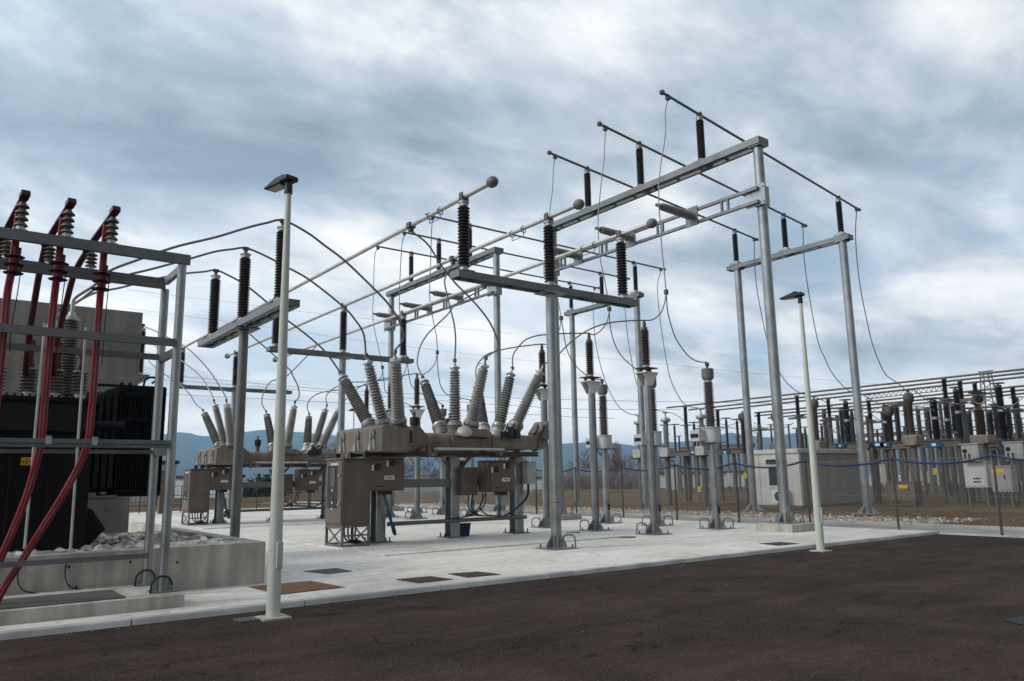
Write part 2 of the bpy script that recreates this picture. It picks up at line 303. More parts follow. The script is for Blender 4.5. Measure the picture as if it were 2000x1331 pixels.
def footing(par, x, y, z, r, s=.30, loops=((-1, -1), (1, -1)), mt='galv'):
    MB().box(x-s-.05, x+s+.045, y-s-.04, y+s+.05, z-.01, z+.006).build('grout_pad', 'grout', par)
    b = MB().box(x-s, x+s, y-s, y+s, z+.0065, z+.03).build('base_plate', mt, par)
    for dx, dy in ((1, 0), (-1, 0), (0, 1), (0, -1)):
        t = .012; n = Vector((-dy, dx, 0))*t; o = Vector((x, y, z+.03)); d = Vector((dx, dy, 0))
        MB().prism([o+d*(r*.9)-n/2, o+d*(s*.93)-n/2, o+d*(s*.93)-n/2+Vector((0, 0, .05)), o+d*(r*.98)-n/2+Vector((0, 0, .28))], n).build('gusset', mt, par)
    for k in ((1, 1), (1, -1), (-1, 1), (-1, -1)):
        MB().cyl((x+k[0]*s*.8, y+k[1]*s*.8, z+.03), (x+k[0]*s*.8, y+k[1]*s*.8, z+.09), .016, seg=6).build('anchor_bolt', 'iron', b)
    for k in loops:
        cx, cy = x+k[0]*s*.95, y+k[1]*s*.95; d = Vector((-k[1]*.75, k[0]*.75, 0)) if k[0]*k[1] > 0 else Vector((k[1]*.75, -k[0]*.75, 0)); d = Vector((x-cx, y-cy, 0)).normalized()
        pts = [Vector((cx, cy, z))+d*(.13*(1-math.cos(a)))+Vector((0, 0, .2 if 0 < a < PI else 0)) + Vector((0, 0, .09*math.sin(a))) for a in [PI*i/8 for i in range(9)]]
        pts = [Vector((cx, cy, z))]+pts[1:-1]+[Vector((cx, cy, z+.05))+d*.26]
        MB().tube(pts, .017, 6).build('earthing_loop', 'galvd', par)
def twin(par, name, p, q, z, hw, h, fl=.07, nb=8, m='galvb'):   # two channels joined by battens
    p, q = Vector((*p, z)), Vector((*q, z)); d = (q-p).normalized(); sd = Vector((-d.y, d.x, 0)); mb = MB()
    for s in (-1, 1):
        a, b = p+sd*(s*hw), q+sd*(s*hw); mb.bar(a, b, .012, h)
        for zz in (h/2-.006, -h/2+.006): mb.bar(a-sd*(s*fl/2)+Vector((0, 0, zz)), b-sd*(s*fl/2)+Vector((0, 0, zz)), fl, .012)
    for i in range(nb):
        c = p+(q-p)*((i+.5)/nb); mb.bar(c-sd*(hw-.01), c+sd*(hw-.01), .10, .012); 
    for c in (p, q): mb.bar(c-sd*hw, c+sd*hw, .012, h)
    return mb.build(name, m, par)
HAZE = .0003; SKYOFF = (13.431, -2.689, 0); SKYSEED = 14.174; SKYDEN = .22; EXPO = 0.45
Z = .13
# ------------------------------------------------------------------ setting
def sheet(name, m, x0, x1, y0, y1, z): return struct(MB().add([(x0, y0, z), (x1, y0, z), (x1, y1, z), (x0, y1, z)], [(0, 1, 2, 3)]), name, m)
sheet('ground', 'field', -5000, 6000, -4000, 6000, -.06)
sheet('road', 'asphalt', -60, 20.55, -60, 9.9, .065)
sheet('field', 'field', 23.05, 900, -60, 900, .10)
sheet('back_field', 'field', -300, 23.04, 47, 900, .09)
struct(MB().box(-60, 20.58, 9.925, 46, -.05, Z), 'concrete_pad', 'slab')
mb = MB()
xk = -30.0
while xk < 20.6:
    x2 = min(xk+1.985, 20.7); j = random.uniform(-.004, .004)
    mb.add([(xk, 9.76+j, -.04), (x2, 9.76+j, -.04), (x2, 9.92, -.04), (xk, 9.92, -.04), (xk, 9.764+j, .115), (x2, 9.764+j, .115), (x2, 9.778+j, Z+.003), (xk, 9.778+j, Z+.003), (x2, 9.92, Z+.003), (xk, 9.92, Z+.003)],
           [(0, 1, 5, 4), (4, 5, 6, 7), (7, 6, 8, 9), (0, 4, 7, 9, 3), (1, 2, 8, 6, 5), (3, 9, 8, 2)]); xk += 2.0
struct(mb, 'kerb', 'kerb')
struct(MB().box(7.45, 13.95, 14.25, 20.6, Z-.02, Z+.028), 'equipment_plinth', 'slab', .008)
struct(MB().box(7.45, 13.95, 26.9, 33.2, Z-.02, Z+.028), 'equipment_plinth', 'slab', .008)
sheet('path', 'path', 20.75, 22.85, -40, 60, .075)
struct(MB().box(20.59, 20.745, -40, 60, -.04, .10), 'path_edging', 'kerb'); struct(MB().box(22.86, 23.04, -40, 60, 0, .155), 'field_kerb', 'kerb')
def stones(name, m, n, area, size, z0, flat=.6, seed=3):
    rd = random.Random(seed); mb = MB()
    base = [(0, 0, 1)]+[(math.cos(a)*.9, math.sin(a)*.9, .35) for a in [PI*2*i/6 for i in range(6)]]+[(math.cos(a), math.sin(a), -.25) for a in [PI*2*(i+.5)/6 for i in range(6)]]
    fs = [(0, 1+i, 1+(i+1) % 6) for i in range(6)]+[(1+i, 7+i, 1+(i+1) % 6) for i in range(6)]+[(1+(i+1) % 6, 7+i, 7+(i+1) % 6) for i in range(6)]
    for _ in range(n):
        x, y, dz = area(rd); s = size(rd); a = rd.uniform(0, 6.3); sx, sy, sz = s*rd.uniform(.8, 1.5), s*rd.uniform(.6, 1.0), s*rd.uniform(.4, .8)*flat/.6; vs = []
        tx, ty = rd.uniform(-.4, .4), rd.uniform(-.4, .4)
        for vx, vy, vz in base:
            k = rd.uniform(.82, 1.15); px, py, pz = vx*sx*k, vy*sy*k, vz*sz*k; pz += px*tx+py*ty
            vs.append((x+px*math.cos(a)-py*math.sin(a), y+px*math.sin(a)+py*math.cos(a), z0+dz+pz))
        mb.add(vs, fs)
    return tag(mb.build(name, m, None, 0, 75), kind='stuff')
stones('gravel', 'gravel', 6500, lambda r: (23.1+abs(r.gauss(0, 1.5)) if r.random() < .75 else r.uniform(23.1, 27.2), r.uniform(11.2, 44), 0), lambda r: r.uniform(.025, .065), .11)
sheet('gravel_bed', 'bed', 23.05, 26.2, 12.4, 46, .112)
rdg = random.Random(12); mb = MB()
for _ in range(9000):
    y = rdg.uniform(2, 26); x = 23.1+abs(rdg.gauss(0, 4.5)); 
    if 12.4 < y and x < 26 and rdg.random() < .8: continue
    for _k in range(2):
        a = rdg.uniform(0, 6.3); h = rdg.uniform(.03, .10); q = Vector((x+rdg.gauss(0, .04), y+rdg.gauss(0, .04), .09)); u = Vector((math.cos(a), math.sin(a), 0))*.008; ln = Vector((rdg.gauss(0, .04), rdg.gauss(0, .04), h)); mb.add([q-u, q+u, q+ln], [(0, 1, 2)])
tag(mb.build('grass', 'straw', None, 0, 180), kind='stuff')
stones('grit', 'grit', 420, lambda r: (r.uniform(-1, 20), 9.74-abs(r.gauss(0, .16)) if r.random() < .86 else r.uniform(4, 9.7), 0), lambda r: r.choice((.004, .005, .006, .008)), .068, seed=21)
sheet('verge', 'verge', 40, 110, 72, 96, .12)
# far hills
prof = [(-800, 905), (-300, 880), (100, 862), (310, 849), (345, 843), (400, 851), (480, 843), (510, 838), (560, 842), (620, 847), (680, 851), (760, 862), (860, 872), (1020, 868), (1100, 866), (1160, 862), (1240, 869), (1330, 862), (1400, 850), (1425, 845), (1470, 851), (1500, 854), (1560, 845), (1600, 853), (1660, 858), (1760, 862), (1900, 850), (2100, 858), (2500, 880), (2900, 900)]
def ridge(px):
    for (a, b), (c, d) in zip(prof, prof[1:]):
        if a <= px <= c: t = (px-a)/(c-a); t = t*t*(3-2*t); return b+(d-b)*t
    return 900
NA, NR = 300, 12; vs = []; rd = random.Random(5); jit = [rd.gauss(0, 1) for _ in range(NA+1)]
for i in range(NA+1):
    px = -790+3600*i/NA; d = ray(px, ridge(px)+.5*jit[i]); hd = Vector((d.x, d.y)).normalized(); tan = d.z/math.hypot(d.x, d.y)
    for j in range(NR+1):
        R = 1500+1700*j/NR; k = j/(NR-2) if j < NR-1 else 1-.15*(j-NR+2); top = HC+tan*(1500+1700*(NR-2)/NR)
        z = -2+top*max(0, k)**1.25+(rd.gauss(0, 5)*min(1, k*2)*(1-k) if k < .98 else 0)+ (14*math.sin(px*.021+j*1.1)*k*(1-k))
        vs.append((hd.x*R, hd.y*R, z))
vs_h = list(vs)
fs = [(i*(NR+1)+j, (i+1)*(NR+1)+j, (i+1)*(NR+1)+j+1, i*(NR+1)+j+1) for i in range(NA) for j in range(NR)]
struct(MB().add(vs, fs), 'hills', 'hill')

# ------------------------------------------------------------------ T-shaped busbar supports
def t_support(label):
    o = thing('busbar_support', (10.86, 13.06, Z), label, 'busbar support', 'T shaped supports under the long busbars')
    MB().cyl((10.86, 13.06, Z), (10.86, 13.06, 5.66), .112, .112, 24).build('pole', 'galv', o)
    MB().cyl((10.86, 13.06, Z+.95), (10.86, 13.06, Z+.965), .1145, .1145, 24).build('weld_seam', 'galvd', o)
    footing(o, 10.86, 13.06, Z, .112, .30, ((-1, -1), (1, -1), (1, 1)))
    twin(o, 'crossarm', (8.33, 13.06), (13.47, 13.06), 5.73, .17, .14, .07, 5)
    MB().box(10.56, 11.16, 12.85, 13.27, 5.635, 5.658).build('head_plate', 'galv', o)
    for x in (8.56, 10.86, 13.13):
        MB().box(x-.15, x+.15, 12.87, 13.25, 5.802, 5.82).build('mounting_plate', 'galv', o)
        post_ins(o, (x, 13.06, 5.82), 1.50, 19, .085, .132, 'brown', 16)
    return o
t1 = t_support('nearest T shaped steel support beside the apron with three brown insulators on its arm')
dup(t1, (0, 10.9, 0), 'T shaped support behind the near hybrid switchgear, arm just above its tilted bushings')
dup(t1, (0, 22.35, 0), 'farthest T shaped steel support, small behind the pole of the transformer side support')

# long aluminium busbars
for x, lb in ((8.56, 'leftmost long thick busbar, ending in a grey ball above all the others'), (10.86, 'middle long thick busbar, its ball beside the near gantry beam end'), (13.13, 'rightmost long thick busbar, its ball crossing the lower gantry girder')):
    o = thing('busbar', (x, 12.1, 7.43), lb, 'busbar', 'long busbars on the T shaped supports')
    MB().cyl((x, 12.10, 7.43), (x, 36.6, 7.43), .05, .05, 14).build('tube', 'alu', o)
    MB().ball((x, 12.02, 7.43), .118, (0, 1, 0), 1.2).build('end_ball', 'capd', o); MB().ball((x, 36.7, 7.43), .125, (0, 1, 0), 1.2).build('end_ball', 'capd', o)
    for y in (13.06, 23.96, 35.41):
        MB().box(x-.075, x+.075, y-.09, y+.09, 7.322, 7.372).box(x-.085, x-.055, y-.06, y+.06, 7.373, 7.52).box(x+.055, x+.085, y-.06, y+.06, 7.373, 7.52).build('clamp', 'clamp', o)
    for y in (14.0, 14.45):
        mb = MB().tube([(x, y, 7.5), (x+.07, y, 7.43), (x+.06, y, 7.34), (x-.06, y, 7.34), (x-.07, y, 7.43), (x, y, 7.5)], .012, 6); mb.build('ring', 'galvd', o)
    MB().tube([(x, 14.0, 7.36), (x, 14.0, 7.24), (x, 14.45, 7.24), (x, 14.45, 7.36)], .012, 6).build('earthing_stirrup', 'wire', o)
    yc = {8.56: 15.3, 10.86: 17.1, 13.13: 18.9}[x]
    MB().box(x-.09, x+.09, yc-.07, yc+.07, 7.37, 7.49).box(x-.05, x+.05, yc-.05, yc+.05, 7.28, 7.369).build('tap_clamp', 'clamp', o)

# ------------------------------------------------------------------ tall support by the transformer (carries the arcs)
def side_support(label):
    x, y = 5.33, 16.9; o = thing('bushing_lead_support', (x, y, Z), label, 'insulator support', 'tall insulator supports on single poles')
    MB().cyl((x, y, Z), (x, y, 4.89), .10, .10, 24).build('pole', 'galvd', o); footing(o, x, y, Z, .10, .28)
    twin(o, 'crossarm', (x, 14.2), (x, 19.85), 4.99, .19, .14, .08, 9)
    MB().box(x-.26, x+.26, y-.3, y+.3, 4.89, 4.918).build('head_plate', 'galvd', o)
    for yy in (14.74, 17.03, 19.28):
        MB().box(x-.22, x+.22, yy-.13, yy+.13, 5.062, 5.08).build('mounting_plate', 'galv', o)
        i = post_ins(o, (x, yy, 5.08), 1.56, 24, .085, .128, 'brown', 18)
        MB().cyl((x, yy, 6.64), (x, yy, 6.76), .04, .04, 8).box(x-.06, x+.06, yy-.04, yy+.04, 6.73, 6.80).build('terminal', 'clamp', i)
    return o
s1 = side_support('single pole support with three very tall brown insulators, left of the near street lamp')
dup(s1, (0, 12.65, 0), 'half hidden insulator support whose dark sheds show past the edge of the concrete firewall')

# ------------------------------------------------------------------ tall gantries
def gantry(label):
    X = 18.46; o = thing('gantry', (X, 17.3, Z), label, 'gantry', 'tall two legged steel gantries')
    for y in (12.68, 21.95):
        MB().cyl((X, y, Z+.2), (X, y, 10.92), .14, .14, 24).build('post', 'galv', o)
        MB().box(X-.55, X+.55, y-.55, y+.55, Z-.05, Z+.2).build('concrete_base', 'conc', o, .01)
        footing(o, X, y, Z+.2, .14, .34, ((-1, -1), (1, -1)))
        MB().box(X-.2, X+.2, y-.2, y+.2, 10.905, 10.93).build('head_plate', 'galv', o)
        for k in (-1, 1): MB().prism([(X-.2, y+k*.13, 9.12), (X-.2, y+k*.13, 9.7), (X-.2, y+k*.15, 9.7), (X-.2, y+k*.15, 9.12)], (.36, 0, 0)).build('bracket', 'galv', o)
        sp_ = MB().box(X-.225, X-.2, y-.05-.22, y-.05+.42, 9.1, 9.72).build('splice_plate', 'galv', o); mb = MB()
        for by in (-.2, 0, .18, .3):
            for bz in (9.18, 9.62): mb.cyl((X-.226, y+by-.02, bz), (X-.245, y+by-.02, bz), .022, seg=6)
        mb.build('bolt_group', 'galvd', sp_)
    twin(o, 'top_beam', (X, 12.48), (X, 22.15), 11.04, .23, .20, .09, 10)
    xc = X-.27; mb = MB()
    for z in (9.2, 9.6): mb.box(xc-.05, xc+.045, 12.6, 22.1, z-.045, z+.045)
    for y in (13.75, 16.3, 18.9, 21.1):
        for s in (-.11, .11): mb.box(xc-.04, xc+.03, y+s-.03, y+s+.03, 9.246, 9.554)
    mb.build('lower_girder', 'galvb', o)
    for y, yy in ((14.95, 14.7), (17.57, 17.3), (20.18, 19.93)):
        MB().box(xc-.085, xc-.052, y-.23, y+.23, 9.1, 9.7).build('insulator_plate', 'galvb', o)
        p = Vector((xc-.085, y, 9.42)); ax = Vector((-1, -.0, .03)).normalized()
        i = MB().lathe(sheds(1.25, 16, .085, .14, .85), p+ax*.09, ax, 16).build('tension_insulator', 'greyt', o)
        MB().cyl(p, p+ax*.1, .1, seg=12).build('base_fitting', 'cap', i)
        MB().lathe([(.07, 0), (.07, .08), (.035, .1), (.035, .16), (.05, .16), (.05, .22)], p+ax*1.33, ax, 12).build('end_fitting', 'clamp', i)
        MB().box(X-.24, X+.24, yy-.17, yy+.17, 11.143, 11.16).build('mounting_plate', 'galv', o)
        post_ins(o, (X, yy, 11.16), 1.48, 17, .085, .128, 'brown', 16)
    return o
g1 = gantry('near tall gantry with its right leg close to the far street lamp')
dup(g1, (0, 13.0, 0), 'rear tall gantry seen between the long busbars, smaller than the near one')

# ------------------------------------------------------------------ outer portals past the fence
def portal(label):
    X = 28.58; o = thing('portal', (X, 18.6, .1), label, 'portal', 'lower portals beyond the fence')
    for y in (16.07, 21.15):
        MB().cyl((X, y, .1), (X, y, 10.72), .155, .155, 22).build('post', 'galv', o); footing(o, X, y, .1, .155, .42, ())
        MB().box(X-.2, X+.2, y-.2, y+.2, 10.705, 10.73).build('head_plate', 'galv', o)
    twin(o, 'beam', (X, 15.72), (X, 21.6), 10.83, .2, .19, .09, 6)
    for y in (16.09, 18.63, 21.18):
        MB().box(X-.22, X+.22, y-.22, y+.22, 10.932, 11.02).build('mounting_block', 'galv', o)
        post_ins(o, (X, y, 11.02), 1.46, 18, .085, .125, 'black', 14)
    return o
q1 = portal('right hand portal standing beyond the fence right of the near gantry')
dup(q1, (.12, 11.5, -.03), 'rear portal beyond the fence, seen under the crossarm of the nearest T shaped support')

# gantry busbars
GB = []
def gbus(y0, y1, pxf, pxb, dy, lb, grp):
    a = Vector((18.46, y0, 12.745)); b = Vector((28.6, y1, 12.585)); d = b-a
    def find(px, lo, hi):
        for _ in range(50):
            m = (lo+hi)/2
            if (proj(a+d*m)[0]-px)*(proj(a+d*hi)[0]-proj(a+d*lo)[0]) > 0: hi = m
            else: lo = m
        return (lo+hi)/2
    t0, t1 = find(pxf, -.6, .5), find(pxb, .6, 1.6); p, q = a+d*t0, a+d*t1; dn = d.normalized()
    o = thing('gantry_busbar', p, lb, 'busbar', grp)
    MB().cyl(p, q, .042, .042, 12).build('tube', 'alu' if 0 else 'galvd', o)
    MB().ball(p, .085, dn, 1.15, 12).build('end_ball', 'capd', o); MB().ball(q, .075, dn, 1.2, 12).build('end_ball', 'capd', o)
    for c in (a, b): MB().box(c.x-.08, c.x+.08, c.y-.07, c.y+.07, c.z-.10, c.z-.045).box(c.x-.06, c.x+.06, c.y-.062, c.y-.044, c.z-.045, c.z+.06).box(c.x-.06, c.x+.06, c.y+.044, c.y+.062, c.z-.045, c.z+.06).build('clamp', 'clamp', o)
    f1, f2 = p+dn*.28, q-dn*.3
    for c in (f1, f2): MB().cb(c-Vector((0, 0, .06)), .12, .10, .16).build('tap_clamp', 'clamp', o)
    GB.append((f1-Vector((0, 0, .14)), f2-Vector((0, 0, .14))))
ga = 'busbars on the near gantry'; gb = 'busbars on the rear gantry'
gbus(14.7, 16.09, 1293, 1678, 0, 'topmost busbar across the near gantry, ending highest in the sky', ga)
gbus(17.3, 18.63, 1171, 1574, 0, 'middle busbar across the near gantry', ga)
gbus(19.93, 21.18, 1073, 1479, 0, 'lowest busbar across the near gantry, left of the other two', ga)
gbus(27.7, 27.59, 834, 1298, 0, 'highest of the rear gantry busbars, starting behind the leftmost long busbar', gb)
gbus(30.3, 30.13, 779, 1228, 0, 'middle one of the three rear gantry busbars', gb)
gbus(32.93, 32.68, 728, 1169, 0, 'lowest of the rear gantry busbars, farthest left', gb)

# ------------------------------------------------------------------ hybrid switchgear
BT = {}                                       # bushing tops
def switchgear(label):
    o = thing('hybrid_switchgear', (10.87, 17.2, Z), label, 'switchgear', 'hybrid switchgear units with nine tilted bushings')
    for x in (8.78, 10.87, 12.91):
        mb = MB()
        for yy in (17.03, 17.33): mb.box(x-.12, x+.12, yy-.012, yy+.012, Z+.05, 2.174)
        mb.box(x-.008, x+.008, 17.043, 17.317, Z+.05, 2.174); l = mb.build('leg', 'galv', o)
        MB().box(x-.27, x+.27, 16.93, 17.45, Z+.03, Z+.055).build('base_plate', 'galvd', l)
        for s in (-1, 1):
            for k in (-1, 1): MB().cyl((x+s*.22, 17.19+k*.2, Z+.05), (x+s*.22, 17.19+k*.2, Z+.15), .016, seg=6).build('anchor_bolt', 'iron', l)
            MB().prism([(x+s*.162, 17.18, Z+.056), (x+s*.26, 17.18, Z+.056), (x+s*.162, 17.18, Z+.24)], (0, .015, 0)).build('gusset', 'galvd', l)
        for s in (-1, 1): MB().prism([(x+s*.16, 17.1, 2.08), (x+s*.36, 17.1, 2.08), (x+s*.16, 17.1, 1.82)], (0, .02, 0)).build('bracket', 'galvd', l)
    mb = MB()
    for y in (16.75, 17.62): mb.box(8.2, 13.35, y-.01, y+.01, 2.175, 2.30).box(8.2, 13.35, y-.06, y-.011, 2.175, 2.19).box(8.2, 13.35, y-.06, y-.011, 2.285, 2.30)
    for x in (8.78, 10.87, 12.91, 9.8, 11.9): mb.box(x-.05, x+.05, 16.761, 17.609, 2.18, 2.28)
    mb.build('bed_frame', 'taupe', o)
    MB().box(8.95, 10.7, 17.05, 17.17, 1.42, 1.62).build('tie_beam', 'galvd', o); MB().box(11.04, 12.75, 17.05, 17.17, 1.42, 1.62).build('tie_beam', 'galvd', o)
    MB().cyl((8.95, 17.0, .58), (13.1, 17.0, .58), .05, seg=12).build('cable_pipe', 'galvd', o)
    MB().bar((12.15, 16.85, 1.55), (12.95, 17.1, 2.25), .10, .12).build('brace', 'galvd', o); MB().bar((11.9, 16.85, 1.45), (12.75, 17.1, 2.2), .05, .07).build('brace', 'galvd', o)
    MB().bar((11.35, 16.95, 2.25), (10.9, 17.0, 1.75), .05, .07).build('brace', 'taupe', o)
    # three pole tanks with turrets, bushings
    rows = (('c', 16.4, -.6), ('b', 17.2, 0.0), ('a', 18.0, .9))
    for rn, y, ly in rows:
        t = MB().lathe([(.14, 0), (.18, .02), (.19, .03), (.19, 4.05), (.18, 4.06), (.18, 4.16), (.15, 4.22)], (9.05, y, 2.53), (1, 0, 0), 24).build('pole_tank', 'tauped', o)
        for x in (9.45, 10.25, 11.45, 12.95): MB().lathe([(.191, 0), (.235, .0), (.235, .05), (.191, .05)], (x, y, 2.53), (1, 0, 0), 24).build('flange', 'tauped', t)
        for x in (9.85, 11.8): MB().cyl((x-.02, y, 2.2), (x+.06, y, 2.32), .09, .09, 10).build('relief_valve', 'tauped', t)
        for gi, (bx, lx) in enumerate(((8.87, -.42), (10.97, .0), (12.4, .42))):
            ax = Vector((lx, ly, 1.42)).normalized(); b0 = Vector((bx, y, 3.06))
            low = b0-ax*.52
            # turret: light housing, dark gap with bolts, ring
            mt = 'taupel' if gi == 2 else 'tauped'
            tu = MB().lathe([(.17, 0), (.17, .1), (.235, .12), (.235, .27), (.19, .29), (.19, .4), (.205, .4), (.205, .45)], low, ax, 22).build('turret', mt, o)
            nb = 10; u = ax.cross(Vector((0, 1, 0))).normalized(); w = ax.cross(u); mb = MB()
            for k in range(nb):
                c = low+ax*.45+(u*math.cos(2*PI*k/nb)+w*math.sin(2*PI*k/nb))*.19; mb.cyl(c, c+ax*.035, .016, seg=6)
            mb.build('bolt_ring', 'galvd', tu)
            bu = MB().lathe([(.165, -.07), (.165, 0)]+[(r, z) for r, z in sheds(1.36, 19, .118, .172, .80)], b0+ax*.0, ax, 22).build('bushing', 'grey', o)
            MB().lathe([(.2, -.14), (.205, -.13), (.205, -.05), (.185, -.045), (.185, -.0), (.15, .02)], b0, ax, 22).build('collar', 'cap', bu)
            tp = b0+ax*1.36
            MB().lathe([(.085, -.01), (.095, 0), (.095, .05), (.13, .055), (.14, .075), (.13, .1), (.06, .105), (.045, .15), (.03, .16), (.03, .30), (.02, .31)], tp, ax, 16).build('cap', 'cap', bu)
            MB().cb(tp+ax*.27, .06, .09, .09).build('terminal', 'clamp', bu)
            BT[rn+str(gi+1)] = tp+ax*.31
    # left drive housing: one face toward the firewall carries the three tank ends
    hx0, hx1, hy0, hy1 = 8.22, 8.95, 15.95, 18.42
    MB().prism([(hx0, hy0, 2.24), (hx1, hy0, 2.24), (hx1, hy0, 2.62), (hx1+.02, hy0, 2.76), (hx0+.1, hy0, 2.86), (hx0, hy0, 2.80)], (0, hy1-hy0, 0)).build('drive_housing', 'tauped', o, .02)
    for y in (16.4, 17.2, 18.0):
        c = MB().lathe([(.13, 0), (.13, .03), (.1, .045), (.05, .05), (.02, .055)], (hx0-.002, y, 2.66), (-1, 0, 0), 18).build('end_cover', 'tauped', o)
        MB().prism([(hx0-.002, y-.16, 2.3), (hx0-.002, y+.16, 2.3), (hx0-.002, y+.1, 2.56), (hx0-.002, y-.1, 2.56)], (-.03, 0, 0)).build('gland_plate', 'taupel', o)
        MB().cyl((hx0-.06, y, 2.30), (hx0-.06, y, 2.66), .024, .024, 8).box(hx0-.09, hx0-.03, y-.05, y+.05, 2.30, 2.42).build('linkage', 'taupel', c)
        MB().box(hx0-.12, hx0-.012, y+.12, y+.26, 2.12, 2.27).build('coupling', 'iron', o)
    MB().prism([(9.0, 15.93, 2.45), (9.42, 15.93, 2.42), (9.42, 15.93, 2.6), (9.2, 15.93, 2.84), (9.0, 15.93, 2.84)], (0, .3, 0)).build('side_box', 'taupe', o, .01)
    MB().box(9.44, 9.55, 15.98, 16.1, 2.12, 2.4).build('indicator_box', 'taupe', o)
    # middle housings and inspection dome
    for y, lx in ((16.1, 0),):
        MB().prism([(10.45+lx, y, 2.66), (11.36+lx, y, 2.62), (11.36+lx, y, 2.76), (11.2+lx, y, 2.83), (10.66+lx, y, 2.83), (10.56+lx, y, 2.78)], (0, .42, 0)).build('drive_box', 'tauped', o, .015)
    MB().lathe([(.19, 0), (.19, .03), (.16, .07), (.08, .10), (.02, .11)], (10.55, 16.1, 2.74), (-.25, -.6, .75), 20).build('inspection_dome', 'taupel', o)
    MB().box(9.65, 11.6, 15.9, 16.08, 2.30, 2.35).build('cable_tray', 'whiteg', o)
    MB().prism([(12.98, 16.1, 2.62), (13.42, 16.1, 2.62), (13.42, 16.1, 3.05), (13.22, 16.1, 3.1), (12.98, 16.1, 2.8)], (0, .6, 0)).build('drive_box', 'tauped', o, .015)
    for x in (11.75, 11.95, 12.15, 12.75, 12.95):
        MB().tube(crv([(x, 16.15, 2.72), (x+.05, 16.05, 2.86), (x+.12, 16.12, 2.98), (x+.2, 16.25, 2.9)], 5), .022, 6).build('gas_pipe', 'iron', o)
    MB().box(11.7, 12.2, 16.02, 16.2, 2.62, 2.78).box(11.8, 11.95, 15.95, 16.02, 2.66, 2.9).box(12.0, 12.12, 15.95, 16.02, 2.6, 2.85).build('gas_manifold', 'iron', o)
    # small arresters behind the middle pole
    for x, y in ((10.62, 18.7), (11.75, 18.7)):
        i = MB().lathe(sheds(.28, 5, .07, .1), (x, y, 2.75), seg=12).build('voltage_sensor', 'greyd', o)
        MB().lathe([(.1, 0), (.13, .1), (.13, .25), (.08, .27), (.03, .28), (.03, .4)], (x, y, 3.03), seg=12).build('sensor_head', 'iron', i)
    # control boxes
    for n, (x0, z0, w, h) in enumerate(((8.2, 1.36, .93, .75), (11.5, 1.27, .80, .77))):
        yb = 16.55 if n == 0 else 16.45
        b = MB().box(x0, x0+w, yb, yb+.5, z0, z0+h).build('control_box', 'taupe', o, .012)
        MB().box(x0+.04, x0+w-.04, yb-.022, yb-.002, z0+.04, z0+h-.04).build('door', 'taupe', b, .006)
        MB().box(x0-.03, x0+w+.03, yb-.05, yb+.52, z0+h+.003, z0+h+.025).build('rain_roof', 'taupe', b)
        MB().box(x0-.012, x0-.001, yb+.0, yb+.03, z0, z0+h).build('hinge_edge', 'orange', b)
        for kx, kz in ((.22, .60), (.60, .70)):
            MB().cyl((x0+kx, yb-.045, z0+kz*h/.75*.92), (x0+kx, yb-.023, z0+kz*h/.75*.92), .075, seg=20).build('gauge_window', 'glass', b)
            MB().bar((x0+kx-.05, yb-.05, z0+kz*h/.75*.92+.03), (x0+kx+.05, yb-.05, z0+kz*h/.75*.92-.03), .006, .012).build('pointer', 'galvd', b)
            MB().box(x0+kx-.15, x0+kx-.095, yb-.026, yb-.0225, z0+kz*h/.75*.92-.08, z0+kz*h/.75*.92+.05).build('scale_label', 'white', b)
        pl = MB().box(x0+.40, x0+.66, yb-.028, yb-.0225, z0+.26, z0+.35).build('name_plate', 'white', b)
        MB().box(x0+.45, x0+.61, yb-.0305, yb-.0285, z0+.295, z0+.32).build('lettering', 'galvd', pl)
        MB().prism([(x0+.2, yb-.04, z0+.1), (x0+.42, yb-.03, z0+.11), (x0+.2, yb-.03, z0+.13)], (0, .014, 0)).build('handle', 'iron', b)
        MB().box(x0+.45, x0+.7, yb+.15, yb+.4, z0-.09, z0-.002).build('cable_gland', 'iron', b)
    MB().box(8.5, 9.05, 17.06, 17.3, 1.35, 2.06).build('junction_box', 'taupe', o, .01)
    MB().box(12.98, 13.28, 16.75, 17.0, 1.45, 2.05).build('junction_box', 'taupel', o, .01)
    MB().box(10.95, 11.4, 16.8, 17.05, 1.2, 1.9).build('junction_box', 'taupe', o, .01)
    def cab(pts, m='hose', r=.018): MB().tube(crv(pts, 6), r, 6).build('cable', m, o)
    for s in (0, .035, -.035):
        cab([(8.78+s, 16.85, 1.28), (8.86+s, 16.83, .95), (8.95+s*.7, 16.82, .62), (9.0+s*.7, 16.8, .40), (9.06+s*.3, 16.82, .33), (9.09+s*.2, 16.88, .42), (9.05+s, 17.0, .62)], 'hose', .012)
        cab([(12.05+s, 16.8, 1.2), (12.1+s, 16.83, .9), (12.14+s*.7, 16.9, .7), (12.18+s*.6, 17.0, .58)], 'hose', .012)
    for s in (0, .035): cab([(13.1+s, 16.9, 1.45), (13.0+s, 16.85, 1.1), (12.6+s, 16.85, .8), (12.3+s, 16.95, .62)], 'blue')
    for s in (0, .12, .5): cab([(11.2+s, 16.9, 1.22), (11.15+s*.7, 16.85, .9), (11.4+s*.6, 16.85, .7), (11.8+s*.4, 16.95, .66), (12.3, 17.0, .64)], 'cable', .016)
    for s in (0, .1): cab([(11.55+s, 16.8, 1.26), (11.5+s, 16.8, .95), (11.2+s, 16.85, .72), (10.9, 16.95, .64), (10.6, 17.0, .62)], 'cable', .016)
    return o
sw1 = switchgear('near hybrid switchgear on three legs, nine ribbed grey bushings fanned above brown tanks')
OFF = Vector((0, 12.6, 0))
dup(sw1, OFF, 'far hybrid switchgear behind the near street lamp, smaller copy against the blue hills')

